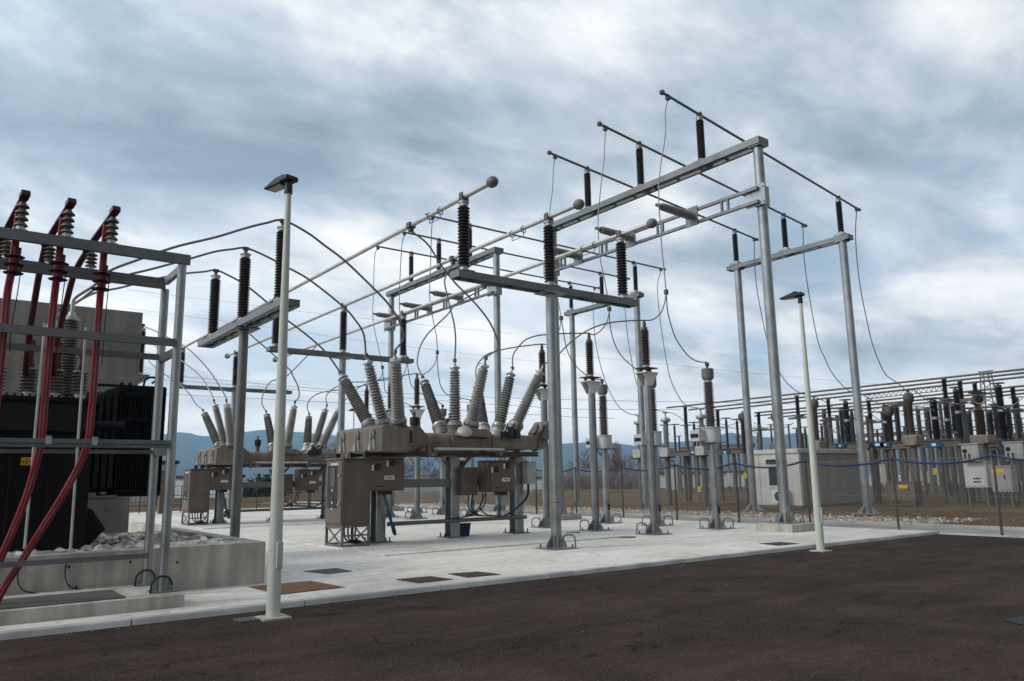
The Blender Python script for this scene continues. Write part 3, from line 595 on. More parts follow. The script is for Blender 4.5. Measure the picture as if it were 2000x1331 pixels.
# marshalling cabinet on a lattice stand
def cabinet(label):
    x0, x1, y0, y1 = 7.55, 8.24, 16.5, 17.4; o = thing('control_cabinet', ((x0+x1)/2, (y0+y1)/2, Z), label, 'cabinet', 'brown cabinets on lattice stands')
    b = MB().box(x0, x1, y0, y1, .62, 2.08).build('body', 'taupe', o, .012)
    MB().box(x0-.03, x1+.03, y0-.03, y1+.03, 2.083, 2.12).build('roof', 'taupe', o, .008)
    MB().box(x0+.05, x1-.04, y0-.02, y0-.002, .66, 2.04).build('side_panel', 'taupe', o, .006)
    d = MB().box(x0-.022, x0-.002, y0+.03, y1-.03, .66, 2.04).build('door', 'taupe', o, .006)
    MB().box(x0-.026, x0-.0225, y0+.24, y1-.12, 1.0, 1.95).build('window', 'glass', d)
    MB().box(x0-.032, x0-.0265, y0+.36, y0+.62, 1.48, 1.9).build('display', 'cover', d)
    for z, s in ((1.40, .05), (1.12, .05), (.98, .05)): MB().cyl((x0-.034, y0+.5, z), (x0-.0265, y0+.5, z), s*.6, seg=10).build('lamp', 'white', d)
    MB().box(x0-.033, x0-.0265, y0+.44, y0+.56, 1.17, 1.27).build('meter', 'redd', d)
    MB().box(x0-.027, x0-.0225, y0+.2, y0+.62, 1.96, 2.01).build('name_plate', 'whiteg', d)
    for z in (1.72, 1.08): MB().box(x0-.06, x0-.022, y0+.07, y0+.1, z, z+.05).box(x0-.06, x0-.045, y0+.07, y0+.18, z-.01, z+.01).build('handle', 'cap', d)
    mb = MB()
    for x in (x0+.025, x1-.025):
        for y in (y0+.025, y1-.025): mb.box(x-.025, x+.025, y-.025, y+.025, Z+.03, .618)
    for z in (Z+.055, .595, .40): mb.box(x0+.05, x1-.05, y0+.005, y0+.045, z-.02, z+.02)
    for z in (Z+.055, .595): mb.box(x0+.005, x0+.045, y0+.05, y1-.05, z-.02, z+.02).box(x0+.05, x1-.05, y1-.045, y1-.005, z-.02, z+.02).box(x1-.045, x1-.005, y0+.05, y1-.05, z-.02, z+.02)
    for x in (x0+.02, x1-.02): mb.bar((x, y0+.05, Z+.06), (x, y1-.05, .59), .02, .035).bar((x+.022, y0+.05, .59), (x+.022, y1-.05, Z+.06), .02, .035)
    mb.build('stand', 'galvd', o)
    for s in (0, .1, .2, .3): MB().tube(crv([(x0+.2+s, y0+.3, .63), (x0+.22+s*.9, y0+.35, .45), (x0+.3+s, y0+.4+s*.5, .28), (x0+.55+s*.8, y0+.5, Z+.06)], 5), .02, 6).build('cable', 'cable', o)
    return o
c1 = cabinet('near brown control cabinet with a dark display window, standing before the near switchgear')
dup(c1, OFF, 'far brown control cabinet beside the far switchgear, between the frame posts and the support pole')
# ------------------------------------------------------------------ surge arresters and voltage transformers on posts
def arrester(y, label):
    x = 15.25; o = thing('surge_arrester', (x, y, Z), label, 'surge arrester', 'surge arresters on posts')
    MB().cyl((x, y, Z), (x, y, 4.2), .082, .082, 20).build('post', 'galv', o)
    MB().box(x+.10, x+.15, y-.025, y+.025, Z+.03, 4.2).build('conduit', 'galvd', o)
    footing(o, x, y, Z, .082, .32, ((-1, -1), (-1, 1)))
    b = MB().box(x-.27, x+.27, y-.2, y+.2, 4.31, 4.33); 
    for k in (-1, 1):
        b.prism([(x-.26, y+k*.13, 4.31), (x+.3, y+k*.13, 4.31), (x+.1, y+k*.11, 3.98), (x-.07, y+k*.11, 3.98)], (0, .012, 0))
    b.build('bracket', 'white', o)
    for k in range(3):
        a = 2*PI*k/3+.5; c = (x+.15*math.cos(a), y+.12*math.sin(a), 4.33); MB().lathe([(.035, 0), (.06, .03), (.035, .05), (.06, .08), (.035, .1)], c, seg=10).build('insulating_foot', 'brownr', o)
    MB().box(x-.25, x+.25, y-.19, y+.19, 4.431, 4.46).build('insulated_plate', 'brownr', o)
    i = MB().lathe(sheds(.98, 17, .075, .125), (x, y, 4.53), seg=16).build('arrester_body', 'brownr', o)
    MB().cyl((x, y, 4.46), (x, y, 4.54), .09, seg=12).build('base_fitting', 'cap', i)
    MB().lathe([(.085, 0), (.085, .06), (.05, .07), (.05, .2), (.035, .2), (.035, .26)], (x, y, 5.5), seg=12).build('terminal', 'clamp', i)
    return o
AR = [14.41, 16.62, 18.82]
a0 = arrester(14.41, 'reddish brown surge arrester on paired posts, nearest of all to the asphalt')
for y, off, lb in ((16.62, 0, 'reddish surge arrester on the post just right of the main support pole'), (18.82, 0, 'surge arrester on the post immediately left of the main support pole'),
                   (14.41, 12.35, 'far surge arrester between the leftmost tilted bushings of the near switchgear'), (16.62, 12.35, 'far surge arrester close to the leg of the rear gantry'), (18.82, 12.35, 'farthest surge arrester, behind the near cabinet')):
    dup(a0, (0.05 if off else 0, y+off-14.41, 0), lb)
def vt(y, label):
    x = 17.96; o = thing('voltage_transformer', (x, y, Z), label, 'instrument transformer', 'ribbed instrument transformers on posts')
    MB().cyl((x, y, Z), (x, y, 2.5), .112, .112, 22).build('post', 'galv', o); footing(o, x, y, Z, .112, .34, ((-1, -1), (1, -1), (-1, 1)))
    MB().box(x-.27, x+.27, y-.27, y+.27, 2.5, 2.53).build('base_flange', 'galvd', o)
    MB().lathe([(.25, 0), (.25, .40), (.28, .405), (.28, .43)], (x, y, 2.531), seg=24).build('tank', 'whiteg', o)
    b = MB().box(x-.52, x-.235, y+.0, y+.34, 2.56, 2.88).build('terminal_box', 'whiteg', o, .01)
    MB().box(x-.526, x-.521, y+.03, y+.31, 2.66, 2.77).build('window', 'glass', b)
    MB().bar((x-.3, y+.15, 2.56), (x-.08, y+.08, 2.3), .08, .06).build('bracket', 'galv', o)
    i = MB().lathe([(.17, 0)]+[(r, z+.05) for r, z in sheds(1.25, 26, .10, .165, .88)], (x, y, 2.96), seg=18).build('bushing', 'vtins', o)
    MB().cyl((x, y, 4.262), (x, y, 4.31), .115, seg=16).build('collar', 'cap', i)
    MB().lathe([(.11, 0), (.165, .05), (.165, .09), (.175, .09), (.175, .33), (.15, .34)], (x, y, 4.31), seg=20).build('head', 'capd', o)
    MB().cyl((x, y, 4.65), (x, y, 4.78), .035, seg=8).cb((x, y, 4.78), .1, .07, .1).build('terminal', 'clamp', o)
    MB().box(x-.04, x+.04, y-.125, y-.113, .55, .75).build('tag', 'iron', o)
    return o
VY = [14.57, 16.8, 19.0]
v0 = vt(14.57, 'ribbed instrument transformer on a post, nearest to the right leg of the near gantry')
for y, off, lb in ((16.8, 0, 'ribbed instrument transformer partly hidden behind the arrester post nearest the apron'), (19.0, 0, 'ribbed instrument transformer behind the second arrester post right of the main pole'),
                   (14.57, 12.35, 'far instrument transformer behind the right side of the near switchgear'), (16.8, 12.35, 'far instrument transformer behind the middle bushings of the near switchgear'), (19.0, 12.35, 'far instrument transformer behind the left bushings of the near switchgear')):
    dup(v0, (0, y+off-14.57, 0), lb)

# ------------------------------------------------------------------ street lamps
def lamp(p, label):
    x, y = p; o = thing('street_lamp', (x, y, .065), label, 'street lamp', 'street lamps at the kerb'); H = 5.20
    MB().tube([(x, y, .06), (x, y, 1.0), (x, y, H)], [.080, .076, .036], 24).build('pole', 'lampp', o)
    MB().box(x-.16, x+.16, y-.16, y+.16, .03, .085).build('base_slab', 'conc', o)
    d = Vector((-.25, .968, 0)).normalized(); s = Vector((-d.y, d.x, 0)); c = Vector((x, y, 0))
    MB().cyl((x, y, H-.02), (x, y, H+.17), .052, .045, 14).build('socket', 'dark', o)
    def P(a, b, z): return c+d*a+s*b+Vector((0, 0, z))
    h = MB(); zt = H+.12
    prof_ = [(-.08, .02), (-.075, .085), (.02, .095), (.16, .095), (.41, .022), (.42, .0), (.06, .0), (.05, .02)]
    pl_ = [P(a, -.09, zt+z) for a, z in prof_]; h.prism(pl_, s*.18); h.lathe([(.05, 0), (.06, .01), (.06, .085), (.045, .098)], P(.10, .0, zt+.03), seg=14); hd = h.build('lamp_head', 'dark', o, .012)
    h = MB(); h.add([P(.09, -.08, zt-.003), P(.37, -.06, zt-.003), P(.37, .06, zt-.003), P(.09, .08, zt-.003), P(.10, -.07, zt-.012), P(.36, -.05, zt-.012), P(.36, .05, zt-.012), P(.10, .07, zt-.012)], [(4, 5, 6, 7), (0, 1, 5, 4), (1, 2, 6, 5), (2, 3, 7, 6), (3, 0, 4, 7)]); h.build('lens', 'lens', hd)
    a = math.radians(-75); n = Vector((math.cos(a)*.6-.0, math.sin(a), 0)).normalized(); n = Vector((.35, -.94, 0)); q = c+n*.082
    t = Vector((-n.y, n.x, 0)); dz = Vector((0, 0, 1)); w = .042
    MB().prism([q-t*w-n*.02+dz*.62, q+t*w-n*.02+dz*.62, q+t*w-n*.02+dz*.92, q-t*w-n*.02+dz*.92], n*.026).build('service_door', 'whiteg', o, .006)
    return o
l1 = lamp((3.365, 9.16), 'near cream street lamp with dark head, in front of the concrete wall')
l2 = dup(l1, (14.63-3.365, 9.29-9.16, 0), 'far cream street lamp right of the near gantry leg')

# ------------------------------------------------------------------ drain covers, small ground items
def quad(name, m, px, z, th, label, cat, grp=None):
    P = [G(*p, z) for p in px]; c = sum(P, Vector((0, 0, 0)))/4; o = thing(name, c, label, cat, grp); dn = Vector((0, 0, th))
    MB().prism([c+(p-c)*1.07-dn for p in P], dn*.82).build('rim', 'grout' if z > .1 else 'iron', o); pl = MB().prism([p-dn*.15 for p in P], dn*.15+Vector((0, 0, .004))).build('plate' if m != 'gpit' else 'fill', m, o)
    if m != 'gpit':
        for k in (0, 2):
            q = c+(P[k]-c)*.7; MB().cyl(q+Vector((0, 0, .003)), q+Vector((0, 0, .0055)), .022, seg=10).build('lifting_hole', 'tank', pl)
    return o
quad('gravel_pit', 'gpit', [(488, 1146), (607, 1135), (670, 1147), (548, 1161)], Z+.006, .03, 'open square pit of rusty orange gravel behind the near lamp pole', 'gravel pit')
quad('drain_cover', 'rust', [(775, 1132), (841, 1126), (884, 1132), (817, 1139)], Z+.006, .02, 'left one of the paired rusty covers near the kerb', 'drain cover', 'rusty covers in the concrete')
quad('drain_cover', 'rust', [(876, 1121), (934, 1117), (977, 1122), (914, 1128)], Z+.006, .02, 'right one of the paired rusty covers near the kerb', 'drain cover', 'rusty covers in the concrete')
quad('drain_cover', 'cover', [(594, 1116), (656, 1110), (687, 1116), (640, 1121)], Z+.006, .02, 'pale stained concrete cover beyond the gravel pit', 'drain cover')
quad('drain_cover', 'rust', [(1484, 1062), (1524, 1059), (1560, 1062), (1521, 1066)], Z+.006, .02, 'rusty cover between the near gantry leg and the far lamp', 'drain cover')
quad('drain_cover', 'tank', [(1958, 1212), (2012, 1202), (2060, 1212), (2000, 1222)], .071, .02, 'black cover in the dark asphalt at the right edge', 'drain cover')
for px, lb in (((1225, 1050), 'small flat dark lid left of the arrester post nearest the apron'), ((1118, 1041), 'small flat dark lid right of the main support pole'), ((1012, 1036), 'small flat dark lid beside the right leg of the near switchgear')):
    p = G(*px, Z); solo(MB().cyl((p.x, p.y, Z), (p.x, p.y, Z+.012), .22, seg=20), 'pit_lid', 'cover', lb, 'lid', 'small dark lids in the concrete')
# gully grate at the lamp foot
p = G(505, 1208, .065); o = thing('gully_grate', (p.x, p.y, .069), 'slotted iron gully grate in the asphalt at the foot of the near lamp', 'grate')
MB().box(p.x-.28, p.x+.2, p.y-.16, p.y+.1, .04, .07).build('pan', 'iron', o); mb = MB()
for k in range(9): mb.box(p.x-.26+k*.05, p.x-.235+k*.05, p.y-.15, p.y+.09, .0705, .08)
mb.build('bars', 'galvd', o)
bx = G(905, 1050, Z); o = thing('bucket', (bx.x, bx.y+.15, Z+.028), 'dark blue plastic tub on the concrete behind the middle switchgear leg', 'tub')
MB().prism([(bx.x-.19, bx.y, Z+.03), (bx.x+.19, bx.y, Z+.03), (bx.x+.22, bx.y-.02, Z+.33), (bx.x-.22, bx.y-.02, Z+.33)], (0, .34, 0)).build('body', 'bucket', o, .01)
MB().box(bx.x-.235, bx.x+.235, bx.y-.035, bx.y+.335, Z+.332, Z+.352).build('rim', 'bucket', o)
# litter leaves by the plinth
p = G(190, 1198, Z); mb = MB(); rd = random.Random(4)
for _ in range(9):
    a = rd.uniform(0, 6); q = p+Vector((rd.gauss(0, .09), rd.gauss(0, .05), .006)); u = Vector((math.cos(a), math.sin(a), rd.uniform(-.2, .3)))*.045; w = Vector((-math.sin(a), math.cos(a), .1))*.022; mb.add([q-u, q+w, q+u, q-w], [(0, 1, 2, 3)])
tag(mb.build('fallen_leaves', 'orange'), 'small scatter of orange dead leaves on the concrete below the cable plinth', 'leaves', kind='stuff')

# ------------------------------------------------------------------ bund, stones, firewall, cable plinth
o = thing('bund_wall', (1, 11.9, Z), 'low concrete bund wall holding pale stones round the transformer', 'wall')
mb = MB().box(-7, 4.2, 11.83, 12.05, Z-.1, .73).box(3.98, 4.2, 12.052, 20.5, Z-.1, .73); mb.build('wall', 'conc', o, .012)
mb = MB()
for x in (-.4, 1.75, 3.35): mb.box(x-.008, x+.008, 11.825, 11.832, Z, .72)
mb.build('panel_joint', 'conc', o); mb = MB()
for x, z in ((.9, .36), (1.62, .56), (1.72, .30), (2.35, .57), (2.95, .52), (.2, .45), (1.3, .2)): mb.cyl((x, 11.824, z), (x, 11.832, z), .018, seg=8)
mb.build('tie_hole', 'iron', o)
MB().box(-7, 3.979, 16.4, 16.6, .4, .70).box(3.3, 3.45, 13.2, 16.39, .35, .70).build('inner_ledge', 'conc', o)
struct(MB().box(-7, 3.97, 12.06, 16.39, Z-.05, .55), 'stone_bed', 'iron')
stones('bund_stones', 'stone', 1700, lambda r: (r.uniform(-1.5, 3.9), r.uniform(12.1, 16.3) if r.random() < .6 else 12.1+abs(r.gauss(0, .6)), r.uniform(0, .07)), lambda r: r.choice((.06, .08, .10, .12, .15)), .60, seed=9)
o = thing('firewall', (0, 17, Z), 'tall bare concrete firewall standing behind the black transformer', 'wall'); MB().box(-9, 3.30, 17.0, 17.35, Z-.1, 5.06).build('wall', 'fwall', o, .015)
mb = MB()
for x in (-1.2, .75, 2.2): mb.box(x-.006, x+.006, 16.995, 17.002, .5, 5.0)
for z in (2.2, 3.7): mb.box(-9, 3.29, 16.996, 17.003, z-.005, z+.005)
mb.build('formwork_joint', 'conc', o)
o = thing('cable_plinth', (1, 10.9, Z), 'low concrete cable plinth carrying the steel frame at the left edge', 'plinth')
MB().box(-6, 2.68, 10.30, 11.75, Z-.05, .28).build('body', 'conc', o, .01); MB().box(-6, 2.05, 10.42, 11.3, .2805, .292).build('pit_cover', 'cover', o)

# ------------------------------------------------------------------ cable support frame
o = thing('cable_rack', (1, 11.1, .28), 'galvanised steel rack of round posts and beams carrying the red cables', 'steel rack')
FX = 2.52
for y in (10.72, 11.61):
    for x in (FX, -2.6):
        MB().cyl((x, y, .28), (x, y, 4.48 if y < 11 else 4.33), .056, .056, 20).build('post', 'galv', o)
        MB().box(x-.15, x+.15, y-.15, y+.15, .281, .30).build('base_plate', 'galv', o)
        for k in (-1, 1): MB().prism([(x+k*.056, y-.005, .30), (x+k*.13, y-.005, .30), (x+k*.056, y-.005, .5)], (0, .01, 0)).build('gusset', 'galv', o)
        MB().tube([Vector((x-.16, y-.1, .28))+Vector((0, .02, 0))*0]+[Vector((x-.16+.12*(1-math.cos(a)), y-.12, .36+.12*math.sin(a))) for a in [PI*i/8 for i in range(9)]], .014, 6).build('earthing_loop', 'iron', o)
def hb(y, z, h, dep=.06, x1=FX+.07, nm='beam', m='galvb'): return MB().box(-2.75, x1, y-dep/2, y+dep/2, z-h/2, z+h/2).build(nm, m, o)
hb(10.69, 4.555, .13, .07, FX+.09); hb(11.61, 4.455, .06, .07, FX+.05); hb(11.47, 4.345, .085, .05, FX-.03, m='galvd')
hb(10.635, 3.41, .10, .05, FX-.04); hb(11.54, 3.34, .08, .05, FX-.05, m='galvd')
hb(10.635, 2.095, .10, .04, FX-.03); hb(10.60, 2.12, .05, .02, FX-.03); hb(11.53, 2.03, .05, .06, FX-.05, m='galvd')
hb(10.64, .735, .06, .04, FX-.2)
for z, nm in ((4.44, 'top'), (3.32, 'mid'), (2.02, 'low')): MB().box(FX-.03, FX+.03, 10.76, 11.57, z-.05, z+.05).build('cross_beam', 'galvb', o)
for px in ((95, 860), (185, 862)):
    p = PL(*px, 1, 10.58); MB().box(p.x-.03, p.x+.03, 10.572, 10.588, p.z-.05, p.z+.05).build('clip', 'cap', o)
for tp, bt in (((88, 632), (48, 1072)), ((168, 640), (137, 1082))):
    a, b = PL(*tp, 1, 11.45), PL(*bt, 1, 11.45); b.z = max(b.z, .29); MB().tube([a, (a+b)/2, b], .016, 8).build('conduit', 'rod', o)
# red single-phase conductors, insulators and cables
RED = 'red insulated cables on the steel frame'
def pipe(pts, r, seg=10): return MB().tube(pts, r, seg)
for n, (ib, it, bb, bt_, drop, bush, word) in enumerate((
    ((217, 478), (222, 432), (177, 525), (172, 497), [(146, 533), (130, 590), (118, 640), (108, 690), (104, 740)], (107, 776), 'right'),
    ((130, 465), (133, 420), (96, 512), (94, 482), [(76, 539), (61, 630), (57, 665), (51, 715), (52, 736)], (52, 776), 'middle'),
    ((40, 448), (43, 396), (12, 500), (12, 468), [(-10, 545), (-25, 630), (-32, 700)], (-10, 776), 'left'))):
    f = PL(*ib, 1, 10.69); f.z = 4.62; t = PL(*it, 1, 10.69); kb = PL(*bb, 1, 11.61); kb.z = 4.47; kt = PL(*bt_, 1, 11.61)
    o2 = thing('red_busbar', f, '%s dark red insulated bar sloping over two ribbed insulators on the steel frame' % word.replace('right', 'rightmost').replace('left', 'leftmost').replace('rightmostmost', 'rightmost'), 'insulated busbar', 'dark red bars on the steel frame')
    for q, tt, L in ((f, t, .36), (kb, kt, .26)):
        i = MB().lathe(sheds(L-.05, 4, .035, .075), q+Vector((0, 0, .04)), seg=16).build('insulator', 'shed', o2)
        MB().cyl(q, q+Vector((0, 0, .045)), .05, seg=12).box(q.x-.07, q.x+.07, q.y-.035, q.y+.035, q.z-.0, q.z+.012).build('base_fitting', 'cap', i)
    tf = f+Vector((0, 0, .40)); tb = kb+Vector((-.05, 0, .30)); dv = (tb-tf)
    ln = MB(); ln.bar(tf-dv.normalized()*.06, tb+dv.normalized()*.1, .085, .035); ln.build('bar', 'redd', o2, .006)
    MB().bar(tf-dv.normalized()*.12+Vector((0, 0, .015)), tf+dv.normalized()*.02+Vector((0, 0, .015)), .10, .075).build('end_sleeve', 'redd', o2, .01)
    ba = PL(*bush, 1, 13.2); ba.z = 3.28; ys = [11.75+(13.2-11.75)*k/len(drop) for k in range(1, len(drop)+1)]
    pts = [tb+Vector((0, .08, -.02))]+[PL(*d_, 1, y_) for d_, y_ in zip(drop, ys)]+[ba]
    if word == 'right': pts = pts[:1]+[PL(*d_, 1, y_) for d_, y_ in zip(drop, ys)]+[ba]
    c_ = crv(pts, 5); MB().tube(c_, .042, 10).build('down_lead', 'redd' , o2)
    MB().lathe([(.075, 0), (.07, .06), (.045, .14), (.045, .26), (.06, .3), (.06, .42)], ba, seg=14).build('bushing_boot', 'redd', o2)
CABP = (
    ([(205, 478), (199, 540), (194, 600), (189, 670), (184, 740), (178, 810), (172, 860), (157, 905), (122, 969), (75, 1044), (42, 1097), (6, 1152), (-20, 1205)], 'rightmost pair of bright red cables curving down the front of the steel frame', (197, 545)),
    ([(120, 470), (112, 530), (105, 590), (100, 640), (93, 720), (86, 800), (81, 860), (68, 915), (48, 980), (14, 1062), (-14, 1125)], 'middle pair of bright red cables curving down the front of the steel frame', (113, 525)),
    ([(33, 460), (24, 520), (15, 570), (9, 630), (3, 690), (-4, 760), (-12, 830)], 'leftmost pair of bright red cables, cut by the left edge of the photo', (26, 512)))
for pts, lb, sh in CABP:
    W = [PL(*p, 1, 10.83) for p in pts]; W[0].z = 4.90
    o2 = thing('red_cable', W[0], lb, 'cable', RED)
    for s in (-1, 1): MB().tube([q+Vector((s*.021, s*.012+.004*math.sin(k_*.9+s), 0)) for k_, q in enumerate(crv(W, 6))], .0225, 10).build('strand', 'red', o2)
    MB().tube([q+Vector((0, -.022, 0)) for q in crv(W[2:], 6)], .010, 6).build('screen_strand', 'strand', o2)
    q = PL(*sh, 1, 10.83)
    k = MB().cyl(q+Vector((0.01, 0, -.16)), q+Vector((.025, 0, .18)), .05, seg=14).build('termination', 'redd', o2)
    for z in (-.13, -.03, .07): MB().lathe([(.05, 0), (.105, -.012), (.11, -.004), (.05, .02)], q+Vector((.01, 0, z)), seg=16).build('rain_shed', 'redd', k)
    W2 = [PL(p[0]+9, p[1]+60, 1, 10.84) for p in pts[:3]]; MB().tube(crv([W2[0], W2[1], W2[2], W2[2]+Vector((0, 0, -.35))], 4), .006, 5).build('screen_wire', 'cable', o2)
for px, lb in (((38, 1110), 'left'), ((130, 1105), 'right')):
    a = PL(px[0], px[1], 1, 11.8); MB_ = MB().tube(crv([a+Vector((0, 0, .05)), a+Vector((-.01, -.02, -.12)), a+Vector((.05, -.1, -.26)), a+Vector((.28, -.12, -.34)), a+Vector((.36, -.15, -.42)), Vector((a.x+.37, a.y-.16, .27))], 6), .009, 6)
    solo(MB_, 'earth_wire', 'cable', '%s hand thin dark earth wire hanging down the concrete bund wall' % lb, 'earth wire', 'thin earth wires on the bund wall')

# ------------------------------------------------------------------ power transformer
o = thing('power_transformer', (0, 14.2, .6), 'large black oil filled power transformer with cooling fins behind the red cables', 'transformer')
MB().box(-4.5, 1.88, 12.82, 15.9, 2.36, 2.78).build('upper_tank', 'tankg', o, .015); MB().box(-4.5, 1.95, 12.95, 15.8, .62, 2.358).build('lower_tank', 'tank', o, .01)
mb = MB().box(-4.6, 1.98, 12.72, 16.0, 2.782, 2.84)
for k in range(46):
    x = 1.9-k*.09; mb.cyl((x, 12.77, 2.84), (x, 12.77, 2.875), .019, seg=6).cyl((x, 12.77, 2.75), (x, 12.77, 2.78), .016, seg=6)
mb.build('bolted_rim', 'tank', o)
for x in (.95, 1.42): MB().box(x-.02, x+.02, 12.86, 12.949, .7, 2.34).build('stiffener', 'tank', o)
MB().prism([(1.95, 13.2, .62), (2.25, 13.2, .95), (2.05, 13.2, 1.25), (1.951, 13.2, 1.25)], (0, .5, 0)).build('foot', 'tank', o)
p = PL(52, 902, 1, 12.93); b_ = MB().box(p.x-.07, p.x+.09, 12.925, 12.945, p.z-.05, p.z+.06).build('warning_sign', 'yellow', o)
mb = MB()
for dx, dz in ((-.03, 0), (0, 0), (.03, 0), (0, .028), (0, -.028), (.05, 0), (-.05, 0)): mb.box(p.x+dx-.01, p.x+dx+.012, 12.921, 12.9245, p.z+dz-.007, p.z+dz+.007)
mb.build('symbol', 'tank', b_)
for px in (107, 52, 153, -10):
    q = PL(px, 776, 1, 13.2); i = MB().lathe(sheds(.36, 7, .075, .115), (q.x, 13.2, 2.94), seg=16).build('low_voltage_bushing', 'shed', o)
    MB().lathe([(.12, 0), (.12, .04), (.085, .05), (.085, .1)], (q.x, 13.2, 2.842), seg=14).build('flange', 'cap', i)
q = PL(153, 776, 1, 13.2); MB().lathe([(.06, 0), (.05, .08), (.03, .12), (.03, .22), (.045, .22), (.045, .3)], (q.x, 13.2, 3.3), seg=12).build('spare_boot', 'redd', o)
HV = []
for px, y in (((141, 607), 14.46), ((104, 640), 15.35), ((101, 650), 16.2)):
    t = PL(px[0], px[1], 1, y); zt = 4.42; t.z = zt
    i = MB().lathe(sheds(1.4, 30, .09, .155, .72), (t.x, y, 2.86), seg=18).build('high_voltage_bushing', 'shed', o)
    MB().lathe([(.09, 0), (.13, .02), (.13, .05), (.10, .06), (.10, .09), (.06, .1), (.05, .16), (.03, .17), (.03, .34)], (t.x, y, 4.26), seg=16).build('cap', 'cap', i); HV.append(Vector((t.x, y, 4.6)))
mb = MB().box(2.02, 3.0, 13.35, 13.38, 3.1, 3.14)
rx0, rx1 = 2.36, 3.0
for k in range(17):
    x = rx0+(rx1-rx0)*k/16; mb.box(x-.007, x+.007, 13.3, 14.9, 1.42, 3.12)
for z in (1.5, 2.1, 2.6, 3.0): mb.box(rx0-.01, rx1+.01, 13.29, 13.296, z-.012, z+.012)
mb.build('radiator', 'tank', o)
for z in (1.55, 3.0): MB().cyl((1.96, 13.9, z), (3.05, 13.9, z), .07, seg=14).build('oil_pipe', 'tank', o)
for k, (x, zt) in enumerate(((2.08, 2.98), (2.18, 3.04), (2.28, 3.09))): MB().prism([(x-.035, 13.32, zt), (x+.035, 13.32, zt+.03), (x+.035, 13.32, 1.55), (x-.035, 13.32, 1.55)], (0, 1.3, 0)).build('radiator_edge', 'tankg', o, .01)
MB().cyl((2.05, 13.25, 2.66), (2.05, 13.25, 2.95), .05, seg=12).build('valve', 'tankg', o); MB().cyl((1.98, 13.2, 2.5), (2.4, 13.2, 2.5), .055, seg=12).build('oil_pipe', 'tankg', o)
MB().tube(crv([(2.7, 13.5, 3.13), (2.72, 13.5, 3.25), (2.8, 13.5, 3.3), (2.9, 13.5, 3.28), (2.82, 13.5, 3.2)], 4), .018, 6).build('lifting_lug', 'tank', o)
for x in (2.4, 2.52): MB().cyl((x, 13.6, 3.12), (x, 13.6, 3.2), .03, seg=8).build('vent', 'tank', o)
MB().cyl((1.96, 13.1, 1.42), (2.35, 13.1, 1.42), .03, seg=8).box(2.12, 2.2, 13.05, 13.15, 1.46, 1.5).cyl((2.16, 13.1, 1.42), (2.16, 13.1, 1.47), .012, seg=6).build('drain_valve', 'galvd', o)
# ------------------------------------------------------------------ flexible conductors
def wire(P0, P1, mid, label, grp, r=.017, joint=None, name='conductor'):
    o = solo(MB().tube(hang(P0, P1, mid), r, 7), name, 'wire', label, 'conductor', grp); return o
ARC = 'arched leads from the transformer to the near switchgear'
tops = [Vector((5.33, y, 6.78)) for y in (14.74, 17.03, 19.28)]
def wire2(P0, Pm, P1, n, mid, label, grp, r):          # a lead that also rests on the support between its ends
    def dep(Pa, Pb, ms):
        q = [proj(Pa)[:2]]+list(ms)+[proj(Pb)[:2]]; L = [0]
        for a, b in zip(q, q[1:]): L.append(L[-1]+math.dist(a, b))
        d0, d1 = proj(Pa)[2], proj(Pb)[2]; return [DP(*m, d0+(d1-d0)*L[i+1]/L[-1]) for i, m in enumerate(ms)]
    pts = [P0]+dep(P0, Pm, mid[:n])+[Pm]+dep(Pm, P1, mid[n+1:])+[P1]
    return solo(MB().tube(crv(pts, 6), r, 7), 'conductor', 'wire', label, 'conductor', grp)
wire2(HV[0], tops[0], BT['c1'], 8, [(150, 580), (185, 557), (213, 530), (278, 505), (345, 482), (420, 464), (480, 446), (520, 436), (555, 434), (599, 454), (633, 479), (676, 512), (732, 566), (760, 596), (780, 628), (788, 660)], 'topmost arched lead passing behind the street lamp just below its head', ARC, .024)
wire2(HV[1], tops[1], BT['b1'], 7, [(151, 590), (190, 562), (237, 541), (300, 525), (370, 506), (420, 492), (455, 487), (484, 489), (516, 499), (562, 523), (606, 548), (669, 598), (692, 623), (710, 652)], 'middle arched lead over the tall insulator in the middle of the pole support', ARC, .024)
wire2(HV[2], tops[2], BT['a1'], 5, [(174, 577), (237, 562), (300, 546), (360, 535), (400, 531), (423, 530), (448, 539), (468, 550), (489, 564), (525, 594), (556, 622), (579, 639), (615, 668), (640, 693)], 'lowest arched lead over the left tall insulator of the pole support', ARC, .024)
DR = 'leads down to the near switchgear bushings'
wire((8.56, 15.3, 7.3), BT['c2'], [(835, 477), (860, 516), (889, 553), (917, 581), (940, 607), (957, 631), (968, 655), (973, 680)], 'curved lead dropping from the leftmost long busbar past the end of the nearest crossarm', DR, .022)
wire((10.86, 17.1, 7.3), BT['b2'], [(869, 545), (873, 575), (880, 605), (887, 633), (890, 665)], 'steep lead dropping from the middle long busbar to the upright central bushing', DR, .022)
wire((13.13, 18.9, 7.3), BT['a2'], [(893, 593), (873, 616), (850, 638), (835, 653), (823, 672), (817, 690), (815, 712)], 'lead bowing left from the rightmost long busbar down to a bushing', DR, .022)
LB = 'leads from the near switchgear over the surge arresters'
def AT(y): return Vector((15.25, y, 5.76))
wire(BT['c3'], AT(14.41), [(1090, 693), (1109, 674), (1134, 654), (1160, 640), (1190, 631), (1227, 627)], 'arched lead from the right bushing to the arrester nearest the apron', LB, .02)
wire(BT['b3'], AT(16.62), [(1002, 695), (1011, 680), (1025, 665), (1045, 657), (1066, 654), (1100, 652)], 'arched lead passing behind the main pole to the second arrester', LB, .02)
wire(BT['a3'], AT(18.82), [(929, 728), (933, 712), (948, 695), (970, 686), (1010, 678)], 'arched lead from the small rear bushing to the arrester left of the main pole', LB, .02)
